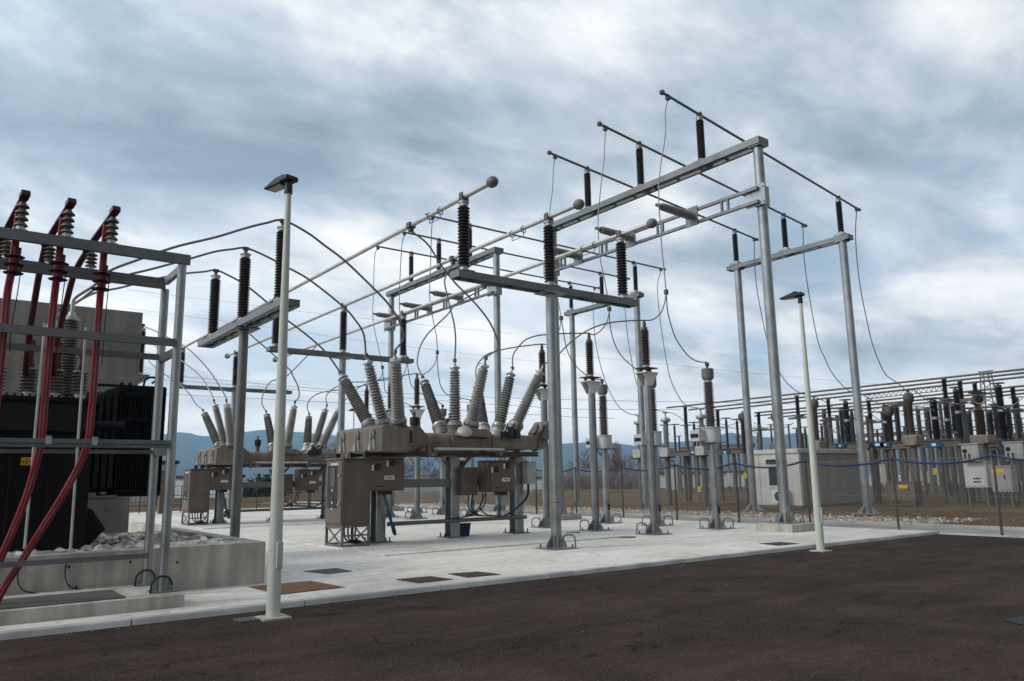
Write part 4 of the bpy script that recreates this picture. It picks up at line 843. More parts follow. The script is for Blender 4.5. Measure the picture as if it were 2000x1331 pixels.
# droppers of the near gantry
GD = 'droppers from the near gantry busbars'
def J(px, dep): return DP(px[0], px[1], dep)
Js = []
tips = [Vector((16.5, y, 9.46)) for y in (14.95, 17.57, 20.18)]
dep_j = [proj((16.2, y, 6.6))[2] for y in (14.5, 16.7, 18.9)]
for k, (a, b, jp, lb) in enumerate((
    ([(1299, 220), (1300, 251), (1296, 290), (1291, 317), (1287, 360), (1287, 403)], [(1290, 440), (1292, 480), (1297, 527)], (1301, 571), 'longest dropper, hanging from the topmost gantry busbar down to a clamp'),
    ([(1181, 280), (1180, 310), (1176, 342), (1171, 390), (1168, 430)], [(1169, 470), (1172, 505), (1179, 538), (1185, 570)], (1190, 604), 'dropper from the middle gantry busbar crossing the rightmost long busbar'),
    ([(1081, 325), (1079, 370), (1074, 410), (1073, 450)], [(1080, 520), (1088, 575)], (1096, 622), 'dropper from the lowest gantry busbar, mostly hidden behind the main support insulator'))):
    d0 = GB[k][0]; jp3 = J(jp, dep_j[k]); Js.append(jp3); q = MB().tube(hang(d0, jp3, a+b), .017, 7)
    o = solo(q, 'conductor', 'wire', lb, 'conductor', GD); MB().cb(jp3, .09, .09, .14).build('clamp', 'clamp', o); ORG
JB = 'branches from the dropper clamps'
wire(Js[0], AT(14.41), [(1299, 587), (1295, 602), (1288, 615), (1274, 625)], 'short branch curling from the right clamp to the nearest arrester', JB)
wire(Js[1], AT(16.62), [(1188, 620), (1183, 634), (1171, 648), (1160, 654)], 'short branch curling from the middle clamp to the second arrester', JB)
wire(Js[2], AT(18.82), [(1093, 642), (1085, 660), (1072, 672)], 'short branch hidden behind the main pole from clamp to arrester', JB)
VT_T = [Vector((17.96, y, 4.84)) for y in VY]
wire(Js[0], VT_T[0], [(1304, 608), (1312, 640), (1322, 665), (1343, 694), (1362, 706)], 'bowed branch from the right clamp down to the instrument transformer beside the near gantry leg', JB)
wire(Js[1], VT_T[1], [(1191, 630), (1198, 665), (1215, 697), (1246, 724), (1262, 732)], 'bowed branch from the middle clamp to the half hidden instrument transformer', JB)
wire(Js[2], VT_T[2], [(1100, 645), (1107, 682), (1122, 712), (1145, 733), (1162, 741)], 'bowed branch from the left clamp to the instrument transformer right of the main pole', JB)
# rear gantry droppers
RG = 'droppers from the rear gantry busbars'
dj = [proj((16.2, y+12.9, 6.6))[2] for y in (14.5, 16.7, 18.9)]
for k, (a, jp, lb, br) in enumerate((
    ([(843, 450), (841, 516), (839, 575), (842, 600), (846, 625), (853, 662)], (854, 689), 'dropper from the highest rear gantry busbar to a clamp above the near bushings', [((0), [(850, 709), (843, 719), (835, 727), (824, 732)]), (1, [(855, 719), (859, 748), (865, 762), (878, 773)])]),
    ([(785, 480), (781, 547), (780, 597), (784, 640), (790, 668)], (795, 700), 'dropper from the middle rear gantry busbar, passing behind the T support insulator', [(0, [(792, 722), (780, 745)]), (1, [(800, 740), (812, 762)])]),
    ([(732, 500), (729, 578), (728, 617), (732, 648), (739, 678)], (747, 718), 'dropper from the lowest rear gantry busbar at the far left', [(0, [(745, 735), (733, 747)]), (1, [(750, 745), (758, 770)])]))):
    d0 = GB[3+k][0]; jp3 = J(jp, dj[k]); o = solo(MB().tube(hang(d0, jp3, a), .019, 6), 'conductor', 'wire', lb, 'conductor', RG); MB().cb(jp3, .1, .1, .15).build('clamp', 'clamp', o)
    at = Vector((15.3, AR[k]+12.35, 5.76)); v_ = Vector((17.96, VY[k]+12.35, 4.84))
    nm = ('right', 'middle', 'left')[k]
    for w, mid in br: wire(jp3, at if w == 0 else v_, mid, 'far %s branch from the rear gantry dropper to its %s' % (nm, 'arrester' if w == 0 else 'instrument transformer'), 'branches from the rear gantry droppers', .019)
# far switchgear leads
FB = {k: v+OFF for k, v in BT.items()}
FL = 'arched leads to the far switchgear'
tf = [Vector((6.87, y+12.65, 8.34)) for y in (19.0, 21.96, 24.85)]
wire(DP(279, 637, proj(tf[0])[2]), FB['c1'], [(310, 650), (336, 664), (365, 680), (392, 705), (415, 733), (438, 770)], 'upper thin lead from the firewall edge to the far switchgear', FL, .024)
wire(DP(287, 665, proj(tf[1])[2]), FB['b1'], [(324, 689), (345, 698), (364, 712), (385, 729), (399, 745), (412, 768)], 'middle thin lead from the firewall edge to the far switchgear', FL, .024)
wire(DP(290, 705, proj(tf[2])[2]), FB['a1'], [(308, 722), (330, 737), (350, 750), (370, 770), (383, 790)], 'lowest thin lead from the firewall edge to the far switchgear', FL, .024)
for (x, y), k, mid, lb in (((8.56, 28.2), 'c2', [(558, 715), (572, 735), (582, 755), (584, 775)], 'right'), ((10.86, 29.9), 'b2', [(545, 700), (543, 740)], 'middle'), ((13.13, 31.7), 'a2', [(560, 735), (530, 745), (514, 770), (512, 790)], 'left')):
    wire((x, y, 7.38), FB[k], mid, 'lead dropping to the %s central bushing of the far switchgear' % lb, 'leads down to the far switchgear', .024)
for k, ky, mid, lb in (('c3', 0, [(668, 790), (690, 765), (720, 748), (760, 738)], 'nearest'), ('b3', 1, [(637, 775), (650, 760), (680, 748), (720, 746)], 'middle'), ('a3', 2, [(600, 795), (606, 780), (625, 768), (660, 762)], 'rearmost')):
    wire(FB[k], Vector((15.3, AR[ky]+12.35, 5.76)), mid, '%s arched lead from the far switchgear to a far arrester' % lb, 'leads from the far switchgear to its arresters', .022)
# portal droppers to the yard beyond
PD = 'droppers from the portals to the outdoor yard'
CT1 = G(1795, 990, .1); CTP = Vector((CT1.x, CT1.y, 5.2))
RV = [Vector((31.4, y, 4.98)) for y in (26.06, 28.45, 30.44)]
wire(GB[0][1], CTP, [(1671, 457), (1674, 510), (1680, 559), (1690, 612), (1702, 665), (1714, 700), (1730, 732), (1754, 749)], 'rightmost dropper from the right portal into the yard', PD, .02)
e2 = PL(1660, 765, 0, 36); wire(GB[1][1], e2, [(1570, 500), (1580, 575), (1597, 665), (1611, 700), (1624, 727), (1645, 753)], 'middle dropper from the right portal into the yard', PD, .02)
e3 = PL(1588, 775, 0, 36); wire(GB[2][1], e3, [(1474, 520), (1480, 575), (1497, 660), (1512, 705), (1529, 738), (1545, 756), (1563, 768)], 'left dropper from the right portal, running behind the gantry leg', PD, .02)
for k, (mid, lb) in enumerate((([(1284, 559), (1288, 613), (1297, 678), (1309, 739), (1328, 779), (1343, 793)], 'right'), ([(1219, 580), (1225, 650), (1236, 718), (1247, 758), (1270, 793), (1282, 801)], 'middle'), ([(1158, 587), (1162, 659), (1173, 714), (1189, 762), (1210, 796), (1231, 809)], 'left'))):
    wire(GB[3+k][1], RV[k], mid, '%s dropper from the rear portal to a slim instrument transformer' % lb, 'droppers from the rear portal', .022)
wire(RV[1], PL(1340, 826, 0, 38), [(1314, 808), (1327, 815)], 'short lead leaving the middle slim instrument transformer', 'yard leads', .02)
wire(CTP, PL(1815, 785, 0, 38), [(1785, 762), (1800, 774)], 'short lead leaving the big brown instrument transformer', 'yard leads', .02)
wire(e3, PL(1627, 797, 0, 38), [(1600, 779), (1613, 786)], 'short lead continuing from the left portal dropper', 'yard leads', .02)
wire(e2, PL(1716, 789, 0, 38), [(1681, 770), (1700, 780)], 'short lead continuing from the middle portal dropper', 'yard leads', .02)

# ------------------------------------------------------------------ chain link fence with its rope
fx = 20.66; o = thing('chain_link_fence', (fx, 18, Z), 'rusty chain link fence along the edge of the concrete, with open wire mesh', 'fence')
FY = [y for y in (3.2, 5.75, 8.32, 10.8, 13.38, 15.86, 18.41, 20.98, 23.56, 26.09, 28.6, 31.1, 33.6, 36.1, 38.6)]
for y in FY:
    p = MB().bar((fx, y, .04), (fx, y, 2.02), .042, .042, (0, 1, 0)).build('post', 'fpost', o)
    MB().bar((fx+.06, y+.04, .04), (fx+.03, y+.02, 1.6), .03, .03, (0, 1, 0)).build('stay', 'fpost', p)
mb = MB()
for z in (.18, 1.0, 1.95): mb.tube([(fx-.03, 3, z), (fx-.03, 39, z)], .004, 4)
mb.build('tension_wire', 'fmesh', o)
mb = MB(); step = .095; h0, h1 = .12, 1.95; y = 1.2; hh = h1-h0; t = .0024
while y < 39:
    for s in (1, -1):
        ya, yb = (y, y+hh) if s == 1 else (y+hh, y); za, zb = h0, h1
        # clip to the panel
        lo, hi = 3.0, 39.0
        def cl(yv): return za+(zb-za)*((yv-ya)/(yb-ya))
        if ya < lo: za, ya = cl(lo), lo
        if yb < lo: zb, yb = cl(lo), lo
        if ya > hi: za, ya = cl(hi), hi
        if yb > hi: zb, yb = cl(hi), hi
        if abs(yb-ya) > .02:
            xo = fx-.034+s*.002; mb.add([(xo, ya-t, za-t*s*-1), (xo, ya+t, za+t*s*-1), (xo-.003, ya, za), (xo, yb-t, zb-t*s*-1), (xo, yb+t, zb+t*s*-1), (xo-.003, yb, zb)], [(0, 1, 4, 3), (1, 2, 5, 4), (2, 0, 3, 5)])
    y += step
mb.build('wire_mesh', 'fmesh', o)
rp = []
for a, b in zip(FY, FY[1:]):
    for k in range(8):
        u = k/8; sag = .16*(4*u*(1-u)); rp.append((fx-.06-.01*math.sin(k), a+(b-a)*u, 1.97-sag+random.uniform(-.006, .006)))
solo(MB().tube(crv(rp, 2), .026, 8), 'rope', 'blue', 'thick blue rope looped along the top of the chain link fence', 'rope')

# ------------------------------------------------------------------ equipment kiosk
o = thing('kiosk', (34.6, 22.7, .1), 'pale prefabricated equipment kiosk with flat roof behind the near gantry leg', 'kiosk')
kx0, kx1, ky0, ky1 = 32.0, 37.4, 21.1, 23.5
MB().box(kx0+.03, kx1-.03, ky0+.03, ky1-.03, .0, .2).build('base', 'galvd', o); MB().box(kx0, kx1, ky0, ky1, .2, 2.55).build('wall', 'kioskw', o)
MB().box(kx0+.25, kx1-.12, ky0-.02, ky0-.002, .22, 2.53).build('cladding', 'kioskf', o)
MB().box(kx0-.06, kx1+.06, ky0-.08, ky1+.06, 2.553, 2.76).build('roof', 'kioskw', o, .02)
for k in range(1, 5): MB().box(kx0+.25+k*1.0, kx0+.262+k*1.0, ky0-.028, ky0-.0205, .24, 2.5).build('panel_seam', 'galvbg', o)
for k in range(1, 3): MB().box(kx0-.008, kx0-.0005, ky0+k*1.05, ky0+.012+k*1.05, .22, 2.5).build('panel_seam', 'galvbg', o)
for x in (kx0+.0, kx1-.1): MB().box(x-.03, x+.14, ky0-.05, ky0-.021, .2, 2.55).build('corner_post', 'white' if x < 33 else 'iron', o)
w = MB().box(kx0-.02, kx0-.002, 22.0, 22.75, 1.05, 2.0).build('window_frame', 'whiteg', o); MB().box(kx0-.026, kx0-.021, 22.06, 22.69, 1.1, 1.93).build('pane', 'glass', w)
MB().box(kx0-.03, kx0-.003, 21.95, 22.8, 2.08, 2.3).build('vent', 'iron', o)
ac = MB().box(kx0-.35, kx0-.003, 21.6, 22.4, .3, .88).build('air_conditioner', 'white', o, .01); MB().cyl((kx0-.352, 22.0, .6), (kx0-.362, 22.0, .6), .23, seg=20).build('fan_grille', 'iron', ac)

# ------------------------------------------------------------------ outdoor yard on the right
def base_at(px, py, X, z=.1): p = PL(px, py, 0, X); return p
def slim_vt(x, y, lb):
    o = thing('slim_voltage_transformer', (x, y, .1), lb, 'instrument transformer', 'slim instrument transformers with silver ring heads')
    MB().cyl((x, y, .1), (x, y, 2.55), .14, seg=14).build('post', 'galvbg', o); MB().box(x-.32, x+.32, y-.32, y+.32, 2.55, 2.6).build('shelf', 'iron', o)
    MB().box(x-.28, x+.28, y-.28, y+.28, 2.601, 3.05).build('tank', 'taupel', o, .02)
    MB().lathe(sheds(1.35, 22, .11, .15), (x, y, 3.051), seg=12).build('insulator', 'grey', o)
    MB().lathe([(.1, 0), (.24, .05), (.27, .14), (.24, .23), (.08, .28), (.06, .34), (.04, .34), (.04, .5), (.16, .5), (.16, .56)], (x, y, 4.4), seg=16).build('ring_head', 'cap', o)
for y, lb in ((26.06, 'slim instrument transformer with ring head, right of the three'), (28.45, 'slim instrument transformer with ring head, middle of the three'), (30.44, 'slim instrument transformer with ring head, left of the three behind paired posts')):
    slim_vt(31.4, y, lb)
def head_ct(px, pt, X, lb, hr=.2, ir=.132, body='brownr', box=True, z_tank=None, pbase=.1):
    t = PL(*pt, 0, X); x, y = t.x, t.y; zt = t.z; zb = 2.75 if z_tank is None else z_tank
    o = thing('current_transformer', (x, y, pbase), lb, 'instrument transformer', 'big brown instrument transformers in the yard')
    MB().cyl((x, y, pbase), (x, y, zb), .135, seg=14).build('post', 'galvbg', o); 
    if box: MB().box(x-.33, x+.33, y-.33, y+.33, zb+.001, zb+.5).build('tank', 'tauped', o, .06)
    z0 = zb+(.551 if box else .02)
    MB().lathe([(ir*1.2, 0)]+[(r, z+.06) for r, z in sheds(zt-.6-z0, 24, ir*.82, ir*1.12)], (x, y, z0), seg=14).build('insulator', body, o)
    MB().lathe([(ir*.9, 0), (ir*1.5, .08), (ir*1.75, .25), (ir*1.6, .42), (ir*.8, .5), (.05, .52), (.05, .6)], (x, y, zt-.56), seg=16).build('head', 'clamp', o)
head_ct(0, (1773, 765), CT1.x, 'tall brown instrument transformer with a box tank right of the portal leg')
head_ct(0, (1589, 778), 36.5, 'brown instrument transformer just left of the far lamp pole')
head_ct(0, (1514, 803), 36.5, 'brown instrument transformer left of the near gantry leg', .2, .15)
head_ct(0, (1450, 805), 36.5, 'brown instrument transformer left of the portal rear leg', .2, .15, 'brown', False)
head_ct(0, (1734, 792), 38.5, 'brown instrument transformer behind the low dark cabinet', .2, .15, 'brown', False)
# barrel-headed one at the right
t = PL(1910, 777, 0, 38.0); x, y = t.x, t.y
o = thing('barrel_transformer', (x, y, .1), 'brown instrument transformer with a big hollow barrel head by the lattice mast', 'instrument transformer')
MB().cyl((x, y, .1), (x, y, 2.8), .18, seg=14).build('post', 'galvbg', o); MB().box(x-.42, x+.42, y-.4, y+.4, 2.801, 3.2).build('tank', 'tauped', o, .05)
MB().lathe([(.2, 0)]+[(r, z+.05) for r, z in sheds(t.z-.55-3.25, 26, .15, .2)], (x, y, 3.201), seg=14).build('insulator', 'brownr', o)
hd_ = MB().lathe([(.17, -.3), (.25, -.36), (.28, -.3), (.28, .3), (.25, .36), (.17, .3)], (x, y, t.z-.1), (-.8, -.45, 0), 18).build('head', 'tauped', o); MB().lathe([(.165, .24), (.165, .315)], (x, y, t.z-.1), (-.8, -.45, 0), 16).build('head_opening', 'glass', hd_); MB().box(x-.36, x+.36, y-.26, y+.26, t.z+.19, t.z+.24).build('head_plate', 'iron', o)
# disconnector and breaker frames
def frame(px0, px1, py, X, legs, cols, lb, beam_h=.28, plates=()):
    a, b = PL(px0, py, 0, X), PL(px1, py, 0, X); zb = (a.z+b.z)/2; o = thing('breaker_frame', (X, (a.y+b.y)/2, .1), lb, 'breaker', 'breaker frames in the outdoor yard')
    y0, y1 = min(a.y, b.y), max(a.y, b.y)
    MB().box(X-.05, X+.3, y0, y1, zb-beam_h/2, zb+beam_h/2).box(X-.12, X-.051, y0, y1, zb-beam_h/2, zb-beam_h/2+.03).box(X-.12, X-.051, y0, y1, zb+beam_h/2-.03, zb+beam_h/2).build('beam', 'taupe', o)
    for px in legs:
        p = PL(px, py, 0, X); MB().cyl((X+.12, p.y, .1), (X+.12, p.y, zb-beam_h/2-.002), .11, seg=12).build('leg', 'galvbg', o); MB().box(X-.12, X+.36, p.y-.24, p.y+.24, .1, .13).build('foot', 'galvbg', o)
    for px, yt, r, m in cols:
        r *= .66
        p = PL(px, yt, 0, X+.12); z0 = zb+beam_h/2; L = p.z-z0
        i = MB().lathe([(r*.7, 0)]+[(q, z+.08) for q, z in sheds(L-.22, max(8, int(L*14)), r*.72, r)], (X+.12, p.y, z0+.002), seg=12).build('column', m, o)
        MB().lathe([(r*.8, 0), (r*.8, .1), (r*.3, .11), (r*.3, .16)], (X+.12, p.y, p.z-.14), seg=10).box(X-.1, X+.34, p.y-.22, p.y+.22, p.z+.02, p.z+.07).build('terminal', 'clamp', i)
        if L > 1.55 and r > .1: MB().cyl((X+.12, p.y, z0+L*.5), (X+.12, p.y, z0+L*.5+.12), r*.95, seg=12).build('joint', 'cap', i)
    for px, w in plates:
        p = PL(px, py, 0, X-.125); q = MB().box(X-.14, X-.122, p.y-w/2, p.y+w/2, p.z-.11, p.z+.11).build('name_plate', 'bluep', o); MB().box(X-.144, X-.1405, p.y-w/8, p.y+w/8, p.z-.06, p.z+.06).build('lettering', 'white', q)
frame(1300, 1462, 884, 37.0, (1333, 1358, 1430, 1458), ((1297, 832, .12, 'black'), (1317, 831, .12, 'black'), (1355, 827, .14, 'black'), (1418, 819, .13, 'black'), (1439, 821, .13, 'black')), 'left breaker frame seen between the instrument transformers and the portal leg', .32, ((1296, .6), (1353, .6), (1416, .6)))
frame(1625, 1698, 871, 38.0, (1630, 1700), ((1641, 800, .15, 'black'), (1651, 783, .23, 'black'), (1663, 802, .15, 'black'), (1614, 835, .1, 'black')), 'middle breaker frame right of the kiosk with thick black columns', .3, ((1641, .55),))
frame(1694, 1878, 869, 38.4, (1706, 1762, 1832, 1872), ((1727, 790, .24, 'black'), (1749, 792, .15, 'black'), (1766, 790, .13, 'black'), (1822, 780, .30, 'black'), (1846, 787, .20, 'black'), (1866, 759, .23, 'black')), 'right breaker frame with blue plates right of the portal leg', .34, ((1714, .9), (1729, .5), (1824, .8)))
frame(1920, 1996, 866, 39.5, (1962, 1990), ((1949, 751, .27, 'black'), (1966, 797, .16, 'black'), (1985, 802, .14, 'black')), 'breaker frame at the right edge with a thick two part black column', .3, ((1962, .5),))
frame(1560, 1608, 878, 46.0, (1570, 1600), ((1556, 838, .14, 'black'), (1572, 836, .14, 'black'), (1604, 830, .14, 'black')), 'distant breaker frame glimpsed above the kiosk roof', .3)
frame(1330, 1470, 874, 52.0, (1345, 1400, 1460), ((1362, 838, .14, 'black'), (1380, 836, .14, 'black'), (1401, 822, .14, 'black'), (1467, 838, .14, 'black'), (1486, 842, .14, 'black')), 'distant low breaker frame behind the left one', .3)
frame(1640, 1860, 848, 60.0, (1660, 1720, 1800, 1850), ((1678, 806, .16, 'black'), (1700, 800, .16, 'black'), (1790, 795, .16, 'black'), (1806, 800, .16, 'black'), (1880, 790, .16, 'black'), (1893, 800, .16, 'black')), 'distant breaker frame deep in the yard behind the right ones', .3)
# tall bus posts with black insulators carrying the upper pipes
def bus_post(px, ytop, ymid, X, lb, arm=0):
    t = PL(px, ytop, 0, X); m_ = PL(px, ymid, 0, X); o = thing('bus_post', (X, t.y, .1), lb, 'bus post', 'tall posts carrying the pipe busbars')
    MB().cyl((X, t.y, .1), (X, t.y, m_.z), .13, .12, 14).build('post', 'galvbg', o); MB().box(X-.25, X+.25, t.y-.25, t.y+.25, m_.z, m_.z+.05).build('plate', 'galvbg', o)
    MB().lathe(sheds(t.z-m_.z-.12, 18, .085, .13), (X, t.y, m_.z+.051), seg=12).build('insulator', 'black', o); MB().box(X-.1, X+.1, t.y-.1, t.y+.1, t.z-.07, t.z+.01).build('clamp', 'clamp', o)
    if arm: MB().box(X-.06, X+.06, t.y-arm, t.y+arm*.4, m_.z-.15, m_.z-.03).build('arm', 'galvbg', o)
BP = ((1338, 795, 832, 37.6, 'bus post behind the slim transformers, first from the left', 0), (1401, 800, 836, 38.6, 'bus post between the ribbed transformer and the portal leg', 0), (1481, 805, 838, 43, 'bus post right of the rear portal leg', 1.6), (1556, 773, 814, 41, 'bus post above the left part of the kiosk roof', 1.6),
      (1617, 778, 818, 43, 'bus post above the right end of the kiosk', 1.6), (1696, 782, 823, 43, 'bus post right of the portal leg with a side arm', 1.6), (1843, 739, 782, 41, 'bus post behind the big black columns right of centre', 1.6), (1874, 743, 788, 42, 'bus post just left of the barrel headed transformer', 0), (1903, 747, 790, 43, 'bus post behind the barrel headed transformer', 0), (1977, 755, 801, 43, 'bus post nearest the right edge', 1.8))
for a in BP: bus_post(*a)
# pipe busbars
PB = 'pipe busbars over the outdoor yard'
for (p0, p1), X, lb in ((((1302, 797), (2060, 715)), 41, 'topmost pipe busbar over the outdoor yard'), (((1345, 801), (2060, 722)), 42, 'second pipe busbar from the top over the yard'), (((1405, 801), (2060, 730)), 43, 'third pipe busbar from the top over the yard'),
                        (((1474, 807), (2060, 748)), 44, 'fourth pipe busbar, first of the lower set'), (((1474, 813), (2060, 756)), 45, 'fifth pipe busbar, middle of the lower set'), (((1500, 817), (2060, 763)), 46, 'lowest pipe busbar of the lower set')):
    a, b = PL(*p0, 0, X), PL(*p1, 0, X); z = (a.z+b.z)/2; solo(MB().cyl((X, a.y, a.z), (X, b.y, b.z), .055, seg=10), 'pipe_busbar', 'galvbg', lb, 'busbar', PB)
for k, (px0, y0, px1, y1, X) in enumerate(((1690, 806, 2050, 790, 55), (1870, 836, 2050, 826, 55), (1870, 842, 2050, 832, 56), (1780, 838, 1890, 830, 57), (1640, 872, 1990, 851, 57))):
    a, b = PL(px0, y0, 0, X), PL(px1, y1, 0, X)
    solo(MB().cyl(a, b, .05, seg=8), 'pipe_busbar', 'galvbg', ('upper thin far pipe in the right part of the yard', 'first of the two close far pipes by the lattice mast', 'second of the two close far pipes by the lattice mast', 'short far pipe between the black columns', 'lowest far pipe behind the breaker beams')[k], 'busbar', PB)
for k, (p0, mid, p1, X) in enumerate((((1665, 800), [(1695, 806), (1720, 797)], (1735, 800), 38), ((1775, 797), [(1795, 797), (1810, 791)], (1822, 792), 38), ((1775, 810), [(1800, 809), (1815, 801)], (1825, 802), 38), ((1850, 787), [(1880, 790)], (1900, 785), 38), ((1945, 792), [(1965, 797), (1985, 788)], (2010, 765), 38), ((1340, 830), [(1360, 832)], (1395, 838), 38), ((1405, 828), [(1425, 831), (1440, 826)], (1452, 825), 38), ((1402, 840), [(1430, 836)], (1470, 842), 38), ((1472, 832), [(1490, 837)], (1515, 830), 38), ((1472, 826), [(1500, 838), (1530, 836)], (1550, 826), 38), ((1606, 838), [(1625, 845)], (1650, 838), 39))):
    solo(MB().tube(hang(PL(*p0, 0, X), PL(*p1, 0, X+.3), mid), .02, 6), 'yard_lead', 'wire', ('sagging lead from the thick banded column', 'upper lead left of the biggest black column', 'lower lead left of the biggest black column', 'short lead under the rightmost bus posts', 'lead rising to the right photo edge', 'lead right of the first bus post', 'lead between the two paired black columns', 'low lead behind the portal rear leg', 'lead left of the near gantry leg', 'lower lead crossing behind the near gantry leg', 'lead right of the far lamp')[k], 'conductor', 'short leads in the outdoor yard')
# slim far posts that thicken the yard
rdy = random.Random(31)
DEEP = ('between the breaker frames', 'over the kiosk roof', 'behind the right portal leg', 'behind the black columns')
for k in range(34):
    px = (1288+k*21.5)+rdy.uniform(-7, 7); X = rdy.choice((58, 64, 70, 78)); yt = 846-(px-1288)*.055+rdy.uniform(-12, 16); t = PL(px, yt, 0, X)
    w_ = 'small' if X > 66 else 'slim'
    o = thing('post_insulator', (X, t.y, .1), 'slim dark post insulator deep in the outdoor yard', 'insulator', 'slim post insulators deep in the yard'); L_ = rdy.uniform(1.3, 1.9)
    MB().cyl((X, t.y, .1), (X, t.y, t.z-L_), .10, seg=8).build('post', 'galvbg', o); MB().lathe(sheds(L_-.12, 14, .07, .11), (X, t.y, t.z-L_+.01), seg=8).build('insulator', 'black', o); MB().box(X-.09, X+.09, t.y-.35, t.y+.35, t.z-.1, t.z-.04).build('terminal', 'clamp', o)
for k in range(22):
    px = 1612+k*17.6+rdy.uniform(-6, 6); X = rdy.choice((44.5, 48, 52)); yt = 806-(px-1612)*.05+rdy.uniform(-12, 14); t = PL(px, yt, 0, X); L_ = rdy.uniform(1.7, 2.2); r_ = rdy.choice((.13, .16, .19))
    o = thing('column_insulator', (X, t.y, .1), 'stout dark insulator column standing mid way back in the outdoor yard', 'insulator', 'stout insulator columns in the outdoor yard')
    MB().cyl((X, t.y, .1), (X, t.y, t.z-L_), .13, seg=10).build('post', 'galvbg', o); MB().box(X-.3, X+.3, t.y-.3, t.y+.3, t.z-L_, t.z-L_+.12).build('shelf', 'taupe', o)
    MB().lathe(sheds(L_-.3, 18, r_*.7, r_), (X, t.y, t.z-L_+.121), seg=10).build('insulator', rdy.choice(('black', 'brown', 'black', 'brownr')), o); MB().lathe([(r_*.8, 0), (r_*.95, .04), (r_*.9, .13), (r_*.3, .16)], (X, t.y, t.z-.18), seg=10).box(X-.12, X+.12, t.y-.3, t.y+.3, t.z-.02, t.z+.03).build('terminal', 'clamp', o)
for k in range(14):
    px = 1600+k*27+rdy.uniform(-8, 8); X = rdy.choice((42, 47, 53)); y_ = 826-(px-1600)*.05+rdy.uniform(-14, 22)
    solo(MB().tube(hang(PL(px, y_, 0, X), PL(px+rdy.uniform(22, 44), y_+rdy.uniform(-12, 6), 0, X+.5), [(px+15, y_+rdy.uniform(3, 9))]), .022, 6), 'yard_lead', 'wire', 'thin slack lead between insulator heads deep in the outdoor yard', 'conductor', 'slack leads deep in the outdoor yard')
# lattice girder and mast
o = thing('lattice_girder', PL(1770, 766, 0, 75), 'distant blue grey lattice girder below the pipe busbars', 'girder'); mb = MB()
A0, A1, B0, B1 = PL(1690, 772, 0, 75), PL(1845, 752, 0, 75), PL(1690, 780, 0, 75), PL(1845, 763, 0, 75)
mb.tube([A0, A1], .05, 6).tube([B0, B1], .05, 6)
for k in range(16):
    a, b, c = A0+(A1-A0)*k/16, B0+(B1-B0)*(k+.5)/16, A0+(A1-A0)*(k+1)/16; mb.tube([a, b], .03, 5).tube([b, c], .03, 5)
mb.build('truss', 'galvbg', o)
t = PL(1925, 727, 0, 62); o = thing('lattice_mast', (62, t.y, .1), 'slim lattice mast among the equipment at the right', 'mast'); mb = MB(); H_ = t.z
def wd(z): return .9-.65*min(1, z/H_)
n = 18
for k in range(n):
    z0, z1 = .1+(H_-.1)*k/n, .1+(H_-.1)*(k+1)/n
    for sx, sy in ((1, 1), (1, -1), (-1, -1), (-1, 1)):
        mb.tube([(62+sx*wd(z0), t.y+sy*wd(z0), z0), (62+sx*wd(z1), t.y+sy*wd(z1), z1)], .04, 4); ex, ey = (-sy, sx)
        mb.tube([(62+sx*wd(z0), t.y+sy*wd(z0), z0), (62+ex*wd(z1), t.y+ey*wd(z1), z1)], .025, 4)
mb.build('tower', 'galvbg', o); MB().box(61.4, 62.6, t.y-1.0, t.y+1.0, H_-2.6, H_-2.5).build('platform', 'galvbg', o); MB().box(61.95, 62.05, t.y-.5, t.y+.5, H_, H_+.08).build('top_arm', 'galvbg', o)
# boxes and cabinets of the yard
def ybox(px, y0, y1, X, dep, m, name, lb, cat, extra=None, legs=True, grp='pale cabinets in the outdoor yard'):
    a, b = PL(px[0], y1, 0, X), PL(px[1], y0, 0, X); yl, yr = max(a.y, b.y), min(a.y, b.y); z0, z1 = max(.14, a.z), b.z
    o = thing(name, (X, (yl+yr)/2, .1), lb, cat, grp); bd = MB().box(X, X+dep, yr, yl, z0, z1).build('body', m, o, .02)
    MB().box(X-.02, X-.002, yr+.06, yl-.06, z0+.06, z1-.06).build('door', m, o, .01)
    MB().box(X-.04, X+dep+.04, yr-.04, yl+.04, z1+.002, z1+.05).build('roof', m, o)
    if legs: [MB().box(X+.05, X+.12, q-.035, q+.035, .1, z0-.002).build('leg', 'galvbg', o) for q in (yr+.09, yl-.09)]
    if extra: extra(o, X, yr, yl, z0, z1)
    return o
def hole(o, X, yr, yl, z0, z1):
    w = yl-yr; MB().cyl((X-.03, yl-w*.22, z1-.28), (X-.021, yl-w*.22, z1-.28), .1, seg=14).build('gauge', 'glass', o)
    for k in (.2, .45): MB().box(X-.03, X-.021, yl-w*k-.05, yl-w*k+.05, z0+.1, z0+.32).build('switch', 'iron', o)
def louv(o, X, yr, yl, z0, z1):
    for z in (.22, .36): MB().box(X-.03, X-.021, yr+.25, yr+.55, z0+z, z0+z+.06).build('louvre', 'iron', o)
def tagd(o, X, yr, yl, z0, z1):
    MB().box(X-.03, X-.021, yr+.25, yr+.7, z1-.25, z1-.1).build('warning_label', 'yellow', o); MB().box(X-.03, X-.021, yr+.22, yr+.28, z0+.5, z0+.7).build('handle', 'iron', o)
ybox((1880, 1909), 868, 902, 36.2, .5, 'yardw', 'drive_box', 'pale drive box with a round gauge left of the leaning fence post', 'cabinet', hole, False)
ybox((1886, 1924), 903, 953, 36.5, .6, 'whiteg', 'yard_cabinet', 'white cabinet with two dark louvres behind the mesh, left of the leaning fence post', 'cabinet', louv)
ybox((1939, 1973), 912, 962, 35.5, .6, 'yardw', 'yard_cabinet', 'pale cabinet with a yellow label right of the leaning fence post', 'cabinet', tagd)
